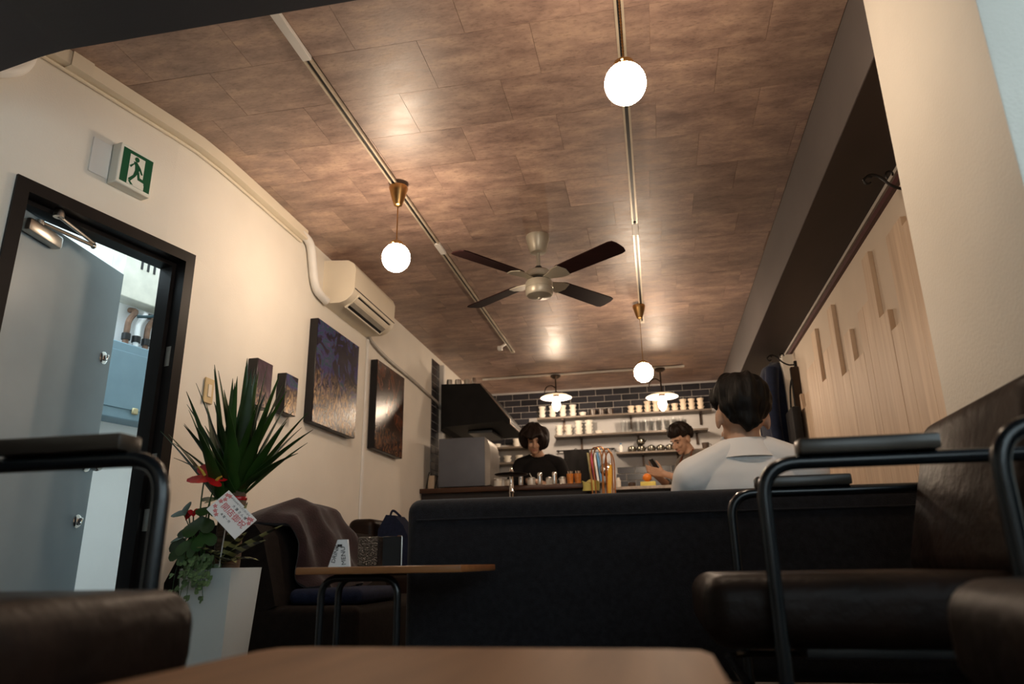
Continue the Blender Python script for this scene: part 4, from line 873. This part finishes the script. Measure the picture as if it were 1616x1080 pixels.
tr_ = obj('trunk', MB().tube([(tx, ty, .42), (tx+.003, ty, .52), (tx-.002, ty, .60), (tx+.004, ty, .68), (tx, ty, .74), (tx, ty, .76)], [.030, .031, .028, .031, .029, .024], 14), bark, yu)
for z in (.50, .56, .62, .68): obj('bark_ring', MB().lathe([(.030, z), (.033, z+.006), (.030, z+.012)], 14, (tx, ty, 0)), bark, tr_)
obj('side_trunk', MB().tube([(tx-.055, ty+.01, .42), (tx-.050, ty+.01, .62), (tx-.045, ty+.01, .72)], [.026, .025, .022], 12), bark, yu)
obj('red_tie', MB().lathe([(.0325, .698), (.034, .702), (.034, .708), (.0325, .712)], 14, (tx+.002, ty, 0)), red_flower, tr_)
rs = random.Random(3)
for (cx, cz, n, Lb) in ((tx, .725, 30, .47), (tx-.05, .695, 24, .50)):
    for i in range(n):
        az = i*2.39996+rs.uniform(-.2, .2); el = R(86)-(i/n)**1.1*R(46)+rs.uniform(-.08, .08)
        L_ = Lb*(1.05-.32*(i/n))*rs.uniform(.85, 1.1)
        d = (math.cos(az)*math.cos(el), math.sin(az)*math.cos(el)*.8, math.sin(el))
        obj('leaf', blade((cx+.012*math.cos(az), ty+.012*math.sin(az), cz-.02+.03*(1-i/n)), d, L_, .0235*rs.uniform(.85, 1.2), .06+.22*(i/n)*rs.random()), yucca_leaf, yu, angle=60)
for a, L_, b_ in ((( .80, -.15, .62), .40, .18), ((.85, -.3, .48), .34, .25), ((-.55, -.25, .8), .34, .1), ((-.75, -.1, .5), .30, .2), ((.5, -.45, .75), .38, .12)):
    obj('leaf', blade((tx, ty-.01, .72), a, L_, .021, b_), yucca_leaf, yu, angle=60)
# anthurium
an = thing('anthurium', 'red-flowered anthurium at the left side of the white planter', 'plant', (px-.06, py-.03, .425))
def heart(c, nrm, up, s, m, name, parent, spad=False):
    n = Vector(nrm).normalized(); u = Vector(up); u = (u-n*u.dot(n)).normalized(); w = u.cross(n); c = Vector(c)
    out = []
    for k in range(20):
        a = 2*PI*k/20; x = .62*math.sin(a)**3*1.05+.12*math.sin(a); y = (.62*math.cos(a)-.26*math.cos(2*a)-.12*math.cos(3*a)-.05*math.cos(4*a))*-1
        out.append(c+(w*x-u*y*.95)*s+n*(.16*s*(x*x)-.10*s*y*y))
    mb = MB(); mb.v = [c]+out+[c-n*.0015]+[p-n*.0015 for p in out]
    mb.f = [(0, 1+k, 1+(k+1) % 20) for k in range(20)]+[(21, 22+(k+1) % 20, 22+k) for k in range(20)]+[(1+k, 22+k, 22+(k+1) % 20, 1+(k+1) % 20) for k in range(20)]
    o = obj(name, mb, m, parent, angle=70)
    if spad: obj('spadix', MB().tube([c, c+n*.22*s+u*.12*s, c+n*.42*s+u*.30*s], [.0055, .005, .003], 8), yellow_m, o)
    return o
ab0 = Vector((px-.055, py-.04, .43))
for c, nr, up, s, sp in (((px-.045, py-.10, .785), (.25, -.6, .75), (-.9, -.2, .2), .085, 1), ((px+.005, py-.10, .765), (.4, -.5, .75), (.9, 0, .1), .055, 1), ((px-.10, py-.09, .645), (-.3, -.8, .4), (.2, 0, 1), .030, 0), ((px-.075, py-.10, .652), (.3, -.8, .4), (-.2, 0, 1), .024, 0)):
    heart(c, nr, up, s, red_flower, 'flower', an, bool(sp))
    obj('flower_stem', MB().tube(smooth_path([ab0, ab0.lerp(Vector(c), .5)+Vector((-.01, -.01, .03)), Vector(c)]), .0026, 6), green_leaf, an)
for c, nr, up, s in (((px-.015, py-.09, .655), (.25, -.5, .8), (.2, -.6, -.5), .062), ((px-.03, py-.12, .60), (.1, -.8, .6), (.3, -.3, -.9), .075), ((px-.085, py-.10, .585), (-.3, -.7, .6), (-.3, -.4, -.8), .06), ((px-.135, py-.08, .66), (-.2, -.5, .5), (-.7, 0, .7), .055),
                     ((px-.15, py-.06, .53), (-.3, -.8, .3), (-.5, 0, -.8), .06), ((px-.13, py-.08, .57), (-.2, -.6, .7), (-.8, -.2, .2), .05), ((px+.0, py-.13, .55), (.2, -.9, .4), (.4, 0, -.9), .06), ((px-.06, py-.13, .525), (-.1, -.9, .3), (-.2, 0, -1), .06), ((px-.10, py-.12, .50), (-.2, -.9, .3), (-.4, 0, -1), .055), ((px-.045, py-.05, .70), (.0, -.4, .9), (-.3, -.5, .2), .05)):
    heart(c, nr, up, s, green_leaf, 'leaf', an)
    obj('leaf_stem', MB().tube(smooth_path([ab0, ab0.lerp(Vector(c), .55)+Vector((0, 0, .02)), Vector(c)]), .002, 6), green_leaf, an)
# trailing ivy
iv = thing('trailing_ivy', 'small variegated ivy trailing over the rim of the white planter', 'plant', (px-.05, py-.09, .43))
for k in range(11):
    a = -PI*.95+k*.17; b0 = Vector((px+.085*math.cos(a), py+.085*math.sin(a), .44)); o_ = Vector((math.cos(a), math.sin(a), 0))
    if k < 6: b0 = Vector((px-.07+.015*k, py-.085, .44)); o_ = Vector((-.45+.12*k, -.8, 0)).normalized()
    drop = rs.uniform(.06, .17) if k < 6 else rs.uniform(-.02, .05)
    pts = smooth_path([b0, b0+o_*.03+Vector((0, 0, .05)), b0+o_*.055+Vector((0, 0, .0)), b0+o_*.06+Vector((rs.uniform(-.02, .02), 0, -drop))], 5)
    obj('vine', MB().tube(pts, .0013, 5), green_leaf, iv)
    for i in range(2, len(pts), 2):
        heart(pts[i]+Vector((rs.uniform(-.014, .014), rs.uniform(-.012, .0), rs.uniform(-.008, .008))), (rs.uniform(-.4, .4), -.8, rs.uniform(0, .7)), (rs.uniform(-1, 1), 0, -.6), rs.uniform(.015, .022), ivy_leaf, 'leaf', iv)
# striped bromeliad
br_ = thing('striped_bromeliad', 'yellow and black banded bromeliad leaning right from the white planter', 'plant', (px+.05, py-.05, .43))
def uvleaf(mb, name, m, parent, n=9):
    o = obj(name, mb, m, parent, angle=60); me = o.data; uv = me.uv_layers.new(name='UVMap')
    for l in me.loops: uv.data[l.index].uv = ((l.vertex_index//6)/n, (l.vertex_index % 3)/3)
    return o
for d, L_, w, b_ in (((.85, -.25, .42), .32, .026, .08), ((.80, -.40, .30), .28, .027, .12), ((.62, -.6, .15), .20, .025, .4), ((.45, -.35, .62), .28, .023, .05), ((.7, -.5, .55), .22, .022, .2), ((.25, -.75, .45), .15, .018, .6), ((-.1, -.7, .5), .15, .017, .6), ((.9, -.1, .25), .16, .018, .5)):
    uvleaf(blade((px+.035, py-.06, .47), d, L_, w, b_, .45), 'leaf', zebra, br_)
# congratulation card
kc = thing('gift_card', 'white gift card with red lettering stuck in the plant', 'card', (-1.484, 2.37, .57))
cc = Vector((-1.452, 2.31, .632)); CR = Matrix.Translation(cc) @ Matrix.Rotation(R(28), 4, 'Z') @ Matrix.Rotation(R(45), 4, 'Y') @ Matrix.Rotation(R(-6), 4, 'X')
# card plane: local x right, local z up, faces local -y
cbd = obj('card', MB().box(-.072, .072, -.0008, .0008, -.047, .047, .0005, 1).xf(CR), card_m, kc)
def card_text(body, size, x, z, m): letters(cbd, body, size, CR @ Matrix.Translation((x, -.0012, z)) @ Matrix.Rotation(PI/2, 4, 'X'), m)
card_text('開店御祝', .027, .006, .0, red_ink); card_text('大 藤 さ ん 様', .011, .012, .022, black_ink); card_text('本 間 一 同', .009, -.006, -.023, black_ink); card_text('本日はおめでとうございます', .007, .0, .037, black_ink)
for (x, z) in ((-.062, .032), (-.055, .018), (-.060, .004), (-.048, -.030), (-.036, -.036), (-.06, -.02), (.060, .034), (.050, .030), (.062, .020), (-.052, .036)):
    obj('blossom', MB().prism([(x+.0065*(1+.35*math.cos(5*a*PI/10))*math.cos(a*PI/10), z+.0065*(1+.35*math.cos(5*a*PI/10))*math.sin(a*PI/10)) for a in range(20)], -.0013, -.0009).xf(CR), pink_ink, cbd)
obj('pick', MB().tube([CR @ Vector((0, .003, -.02)), Vector((px+.03, py-.07, .43))], .002, 6), white_plastic, kc)

# ------------------------------------------------------------------ people
def remesh(mb, vox, name, smooth=4):
    me = mb.mesh(name); o = bpy.data.objects.new(name, me); COL.objects.link(o)
    r = o.modifiers.new('r', 'REMESH'); r.mode = 'VOXEL'; r.voxel_size = vox
    s_ = o.modifiers.new('s', 'SMOOTH'); s_.iterations = smooth; s_.factor = .5
    bpy.context.view_layer.update()
    out = bpy.data.meshes.new_from_object(o.evaluated_get(bpy.context.evaluated_depsgraph_get())); bpy.data.objects.remove(o); return out
def shell(me, test, d, name):
    """clothing: the part of the body surface where test(co) holds, pushed out by d, with thickness"""
    me.update(); bm = bmesh.new(); bm.from_mesh(me); bm.normal_update()
    bmesh.ops.delete(bm, geom=[f for f in bm.faces if not test(f.calc_center_median())], context='FACES')
    for _ in range(3): bmesh.ops.smooth_vert(bm, verts=bm.verts, factor=.5, use_axis_x=True, use_axis_y=True, use_axis_z=True)
    bm.normal_update()
    for v in bm.verts:
        q = noise.noise(v.co*9)*.5+noise.noise(v.co*23)*.3
        v.co += v.normal*(d*(1+.45*q))
    g = bmesh.ops.extrude_face_region(bm, geom=list(bm.faces)); vs = [x for x in g['geom'] if isinstance(x, bmesh.types.BMVert)]
    bm.normal_update()
    for v in vs: v.co -= v.normal*.004
    bmesh.ops.recalc_face_normals(bm, faces=bm.faces)
    out = bpy.data.meshes.new(name); bm.to_mesh(out); bm.free(); return out
def hand(mb, wrist, tip_dir, palm_n, side, curl=.5, s=1.):
    """palm and five separate fingers; side = direction of the thumb"""
    w = Vector(wrist); f = Vector(tip_dir).normalized(); n = Vector(palm_n); n = (n-f*n.dot(f)).normalized(); t = Vector(side); t = (t-f*t.dot(f)-n*t.dot(n)).normalized()
    for k in range(4):
        o = t*(.030-.020*k)*s; mb.cap(w+o*.6, w+f*.085*s+o, .015*s, .0125*s)
    for k, L_ in enumerate((.072, .080, .074, .058)):
        p = w+f*.088*s+t*(.0315-.021*k)*s; d = f.copy()
        for j, q in enumerate((.45, .32, .23)):
            d = (d+n*curl*(.45+.25*j)).normalized(); e = p+d*L_*q*s; mb.cap(p, e, .0088*s-.0006*j, .0082*s-.0008*j, 8); p = e
    p = w+f*.022*s+t*.030*s; d = (f*.62+t*.75+n*.15).normalized()
    for j, q in enumerate((.042, .032, .025)):
        e = p+d*q*s; mb.cap(p, e, .0115*s-.001*j, .0105*s-.001*j, 8); p = e; d = (d+f*.3+n*curl*.4).normalized()
def head(mb, HM, s=1.):
    """local head: faces -y, z up, centre of skull at origin"""
    def P(x, y, z): return HM @ Vector((x*s, y*s, z*s))
    q = HM.to_3x3().to_quaternion()
    class _r:
        def to_matrix(self): return q.to_matrix()
    e = _r()
    mb.ell(P(0, .012, .025), (.076*s, .094*s, .092*s), e, 20, 14)
    mb.ell(P(0, -.030, -.045), (.058*s, .060*s, .072*s), e, 18, 12)
    mb.ell(P(0, -.062, -.095), (.026*s, .024*s, .022*s), e)
    mb.cap(P(0, -.088, .008), P(0, -.108, -.038), .009*s, .0135*s)
    mb.ell(P(0, -.098, -.042), (.018*s, .012*s, .010*s), e)
    for sx in (-1, 1):
        mb.ell(P(sx*.079, .012, -.012), (.009*s, .020*s, .034*s), e); mb.ell(P(sx*.034, -.072, -.032), (.022*s, .018*s, .020*s), e)
        mb.cap(P(sx*.012, -.083, .022), P(sx*.052, -.068, .022), .010*s)
def face_parts(root, HM, s=1., brow_m=hair_m):
    q = HM.to_3x3().to_quaternion()
    class _r:
        def to_matrix(self): return q.to_matrix()
    for sx in (-1, 1):
        obj('eye', MB().ell(HM @ Vector((sx*.031*s, -.0795*s, -.001*s)), (.013*s, .007*s, .0055*s), _r(), 12, 8), eye_m, root)
        obj('eyebrow', MB().tube([HM @ Vector((sx*x*s, -y*s, z*s)) for x, y, z in ((.014, .0945, .022), (.032, .0925, .027), (.050, .080, .022))], [.003*s, .0035*s, .002*s], 6), brow_m, root)
    obj('mouth', MB().tube([HM @ Vector((x*s, -y*s, -.071*s)) for x, y in ((-.022, .081), (-.01, .0895), (0, .091), (.01, .0895), (.022, .081))], [.002*s, .005*s, .0045*s, .005*s, .002*s], 6), lip_m, root)
def hair(root, HM, thick, m, s=1., seed=1., name='hair', clump=.006):
    """shell around the skull whose thickness is thick(az, el); az 0 = face direction (-y), el in radians; negative thickness sinks into the head"""
    nu, nv = 72, 40; mb = MB()
    for j in range(nv+1):
        el = -PI/2*.98+j/nv*PI*.98*1.02; el = min(el, PI/2*.999)
        for i in range(nu):
            az = 2*PI*i/nu-PI; t = thick(az, el)
            d = Vector((math.sin(az)*math.cos(el), -math.cos(az)*math.cos(el), math.sin(el)))
            r = 1/math.sqrt((d.x/.076)**2+(d.y/.096)**2+(d.z/.094)**2)
            q = noise.noise(Vector((math.sin(az)*4.2, math.cos(az)*4.2, el*1.1+seed)))*clump*2+noise.noise(Vector((math.sin(az)*11, math.cos(az)*11, el*2.2+seed)))*clump
            q *= math.cos(el)**.5 if el > 0 else 1; p = d*(r+t+(q if t > .004 else 0)); mb.v.append(HM @ Vector((p.x*s, (p.y+.010)*s, (p.z+.022)*s)))
    for j in range(nv): mb.f += [(j*nu+i, j*nu+(i+1) % nu, (j+1)*nu+(i+1) % nu, (j+1)*nu+i) for i in range(nu)]
    mb.f += [list(range(nu))[::-1], list(range(nv*nu, (nv+1)*nu))]
    return obj(name, mb, m, root, angle=75)
def sstep(a, b, x): t = max(0., min(1., (x-a)/(b-a))); return t*t*(3-2*t)

# --- man on the sofa, seen from behind
mx, my = .345, 2.74
man = thing('person', 'person in a white shirt with short black hair seen from behind on the sofa', 'person', (mx, 2.9, 0))
HMm = Matrix.Translation((mx-.002, my+.040, .964)) @ Matrix.Rotation(PI+R(8), 4, 'Z') @ Matrix.Rotation(R(11), 4, 'X') @ Matrix.Rotation(R(-3), 4, 'Y')
b = MB(); head(b, HMm, 1.15)
b.cap((mx-.005, my+.0, .80), (mx-.003, my+.028, .925), .062, .058)
b.ell((mx, my+.02, .70), (.185, .105, .16)); b.ell((mx, my+.05, .56), (.165, .11, .16)); b.ell((mx, my+.08, .49), (.175, .13, .10))
b.cap((mx-.06, my+.005, .82), (mx-.195, my+.015, .745), .055, .068); b.cap((mx+.06, my+.005, .825), (mx+.20, my+.015, .755), .055, .068)
for sx in (-1, 1):
    el_ = (mx+sx*.26, my+.14, .55); wr_ = (mx+sx*.09, my+.36, .60)
    b.cap((mx+sx*.205, my+.015, .745), el_, .060, .045); b.cap(el_, wr_, .043, .029)
    hand(b, wr_, (-sx*.35, .8, .1), (0, .2, -.6), (-sx, .3, .5), .5)
    kn = (mx+sx*.12, my+.60, .50); an_ = (mx+sx*.12, my+.62, .09)
    b.cap((mx+sx*.09, my+.12, .485), kn, .085, .060); b.cap(kn, an_, .056, .038); b.cap((an_[0], an_[1]-.03, .04), (an_[0]+sx*.02, an_[1]+.17, .035), .038, .034)
mbod = remesh(b, .0065, 'body')
obj('body', mbod, skin, man, angle=180)
obj('shirt', shell(mbod.copy(), lambda c: (c+Vector((mx, 0, 0))*0).z > -9 and True, .0, 'x') if False else shell(remesh(b, .0065, 'tmp'), lambda c: c.z > .46 and (c.z < .838 or (c.z < .90 and ((c.x-mx)**2+(c.y-my-.01)**2)**.5 > .070)) and not (c.y > my+.33 and abs(c.x-mx) < .16) and not (c.z < .53 and c.y > my+.2), .011, 'shirt'), shirt_white, man, angle=180)
obj('trousers', shell(remesh(b, .0065, 'tmp'), lambda c: c.z < .535 and c.z > .10 and not (c.y > my+.05 and c.z > .54) and (c.y > my+.02 or c.z < .5) and not (abs(c.x-mx) > .20 and c.z > .45 and c.y < my+.3), .010, 'trousers'), trouser_m, man, angle=180)
col = MB(); n = 28
for k in range(n):
    a = 2*PI*k/n; ca, sa = math.cos(a), math.sin(a); lean = .012*sa
    for (r, z) in ((.104, .806), (.094, .835), (.082, .872), (.079, .878), (.075, .872), (.080, .835)):
        front = .5-.5*math.cos(a-PI/2); col.v.append(Vector((mx-.003+r*1.08*ca, my+.012+r*sa+(z-.815)*.22, z-.018*max(0, sa))))
for k in range(n): col.f += [(k*6+j, k*6+j+1, ((k+1) % n)*6+j+1, ((k+1) % n)*6+j) for j in range(5)]
obj('collar', col, shirt_white, man, angle=60)
def th_man(az, el):
    a = abs(az); line = (.10-.98*sstep(1.80, 2.35, a)-.30*sstep(2.6, 3.1, a)) if a > 1.0 else .55-.4*a
    top = .004+.013*sstep(-.75, .05, el)+.018*sstep(.0, .8, el)+.016*sstep(2.2, 2.8, a)*sstep(-.35, -.8, el)
    return -.010+(top+.010)*sstep(line-.10, line+.28, el)
hair(man, HMm, th_man, hair_m, 1.15, 2.2, 'hair', .008)

# --- barista with a bob, black shirt, behind the bar
def barista(label, cx, cy, ht, yaw, HM, arms, shirt, hairfn, hm, s=1.08, extra=None, lean=0.):
    p = thing('person', label, 'person', (cx, cy, 0)); b = MB(); head(b, HM, s)
    hc = HM @ Vector((0, .02, -.06)); sh = ht-.325
    f = Vector((math.sin(yaw), -math.cos(yaw), 0)); r = Vector((math.cos(yaw), math.sin(yaw), 0)); c0 = Vector((cx, cy, 0))
    rot = Euler((0, 0, yaw))
    def Q(x, y, z): return c0+r*x+f*y+Vector((0, 0, z))
    b.cap(Q(0, .005+lean*.5, sh+.01), hc, .056, .052)
    b.ell(Q(0, lean*.4, sh-.13), (.175, .105, .17), rot); b.ell(Q(0, .0, sh-.34), (.150, .105, .18), rot); b.ell(Q(0, -.01, sh-.52), (.168, .118, .13), rot)
    for sx in (-1, 1):
        b.cap(Q(sx*.05, lean*.5, sh+.01), Q(sx*.18, lean*.5, sh-.045), .048, .062)
        hip = Q(sx*.085, 0, sh-.56); kn = Q(sx*.095, .02, .48); an = Q(sx*.10, -.01, .09)
        b.cap(hip, kn, .088, .058); b.cap(kn, an, .055, .038); b.cap(an-Vector((0, 0, .05))-f*.03, an-Vector((0, 0, .052))+f*.15, .038, .034)
        (ex, ey, ez), (wx, wy, wz), hd, pn, td, curl = arms[0 if sx < 0 else 1]
        el_ = Q(ex, ey, ez); wr_ = Q(wx, wy, wz)
        b.cap(Q(sx*.19, lean*.5, sh-.05), el_, .056, .042); b.cap(el_, wr_, .041, .028)
        dv = lambda t: r*t[0]+f*t[1]+Vector((0, 0, t[2]))
        hand(b, wr_, dv(hd), dv(pn), dv(td), curl)
    me = remesh(b, .0068, 'body'); obj('body', me, skin, p, angle=180)
    wrists = [Q(*arms[0][1]), Q(*arms[1][1])]; elb = [Q(*arms[0][0]), Q(*arms[1][0])]
    tmp = remesh(b, .0068, 'tmp')
    def onarm(c, k, lim):   # beyond fraction lim of the forearm
        d = wrists[k]-elb[k]; t = (c-elb[k]).dot(d)/d.length_squared; return t > lim and (c-(elb[k]+d*min(t, 1.2))).length < .13
    lim = .45 if shirt is shirt_grey else .85
    def st_(c):
        q = c-c0; fx_ = q.dot(f)
        if c.z > sh+.045-.42*max(0, fx_-lean*.5-.02): return False
        return c.z > sh-.60 and not onarm(c, 0, lim) and not onarm(c, 1, lim)
    obj('shirt', shell(tmp, st_, .012, 'shirt'), shirt, p, angle=180)
    obj('trousers', shell(remesh(b, .0068, 'tmp'), lambda c: .09 < c.z < sh-.50 and not onarm(c, 0, .0) and not onarm(c, 1, .0), .010, 'trousers'), trouser_m, p, angle=180)
    face_parts(p, HM, s, hm); hair(p, HM, hairfn, hm, s, cx*3, 'hair', .010)
    for sx in (-1, 1):
        a = Q(sx*.015, .058+lean*.5, sh-.005); d_ = Q(sx*.075, .02+lean*.5, sh+.035)
        obj('collar_flap', MB().tube([d_, a.lerp(d_, .4)+f*.012, a], [.014, .014, .006], 8), shirt, p)
    if extra: extra(p, Q)
    return p
def th_bob(az, el):
    a = abs(az+.25)
    face = sstep(.78, .45, a)*sstep(.26+.10*math.sin(az*5), .08+.10*math.sin(az*5), el)          # opening for the face
    top = .036+.028*sstep(1.0, .0, el)-.026*sstep(-.35, -1.0, el)
    low = sstep(-1.15+.12*math.sin(6*az), -.80+.12*math.sin(6*az), el)
    return -.016+(top+.016)*(1-face)*low
HM1 = Matrix.Translation((-1.095, 6.70, 1.585)) @ Matrix.Rotation(R(12), 4, 'Z') @ Matrix.Rotation(R(24), 4, 'X')
barista('person with a dark bob and black shirt working behind the dark counter', -1.075, 6.88, 1.735, R(8), HM1,
        [((-.29, .10, 1.16), (-.07, .36, 1.185), (.5, .8, -.15), (.2, .2, -.9), (.8, -.3, .3), .55), ((.28, .08, 1.14), (.10, .34, 1.16), (-.6, .75, -.1), (0, .2, -.9), (-.8, .2, .4), .6)], shirt_black, th_bob, hair_brown, 1.08, None, .10)
pen = thing('tasting_spoon', 'small spoon held by the black-haired barista', 'spoon', (-1.10, 6.45, 1.2)); obj('stick', MB().tube([(-1.10, 6.42, 1.235), (-1.05, 6.40, 1.135)], .004, 6), steel, pen); obj('bowl', MB().ell((-1.047, 6.398, 1.125), (.008, .005, .013), None, 10, 6), steel, pen)
def th_short(az, el):
    a = abs(az); line = .38-.12*a if a < .9 else (.02 if a < 1.7 else .02-.55*sstep(1.7, 2.6, a))
    fringe = .12*sstep(.9, .2, a)
    return -.014+(.012+.030*sstep(line-fringe, line-fringe+.75, el)+.014)*sstep(line-fringe-.1, line-fringe+.14, el)
def apron(p, Q):
    n, m = 14, 16
    def fn(u, v):
        a = (u-.5)*2.6; return tuple(Q(math.sin(a)*.185, math.cos(a)*.135+.005, 1.13-.62*v))
    obj('apron', drape(n, m, fn, .006), apron_m, p, angle=80)
    obj('apron_strap', MB().tube(smooth_path([Q(-.10, .125, 1.13), Q(-.09, .13, 1.30), Q(-.075, .07, 1.43)]), .009, 6).tube(smooth_path([Q(.10, .125, 1.13), Q(.09, .13, 1.30), Q(.075, .07, 1.43)]), .009, 6), apron_m, p)
YAW2 = R(-62)
HM2 = Matrix.Translation((.275, 6.80, 1.535)) @ Matrix.Rotation(R(-48), 4, 'Z') @ Matrix.Rotation(R(26), 4, 'X')
barista('person in a grey shirt and rust apron looking down at a phone', .40, 6.84, 1.70, YAW2, HM2,
        [((-.26, .12, 1.10), (-.07, .40, 1.215), (.35, .85, .25), (.7, -.1, .3), (.3, .1, .9), .5), ((.25, .13, 1.09), (.06, .38, 1.205), (-.35, .85, .25), (-.7, -.1, .3), (-.3, .1, .9), .5)], shirt_grey, th_short, hair_brown, 1.06, apron, .07)
ph = solo('phone', MB().box(-.036, .036, -.004, .004, -.07, .07, .003, 2).xf(Matrix.Translation((.02, 6.63, 1.285)) @ Matrix.Rotation(R(-62), 4, 'Z') @ Matrix.Rotation(R(35), 4, 'X')), black_plastic, 'dark phone held up by the grey-shirted barista', 'phone')
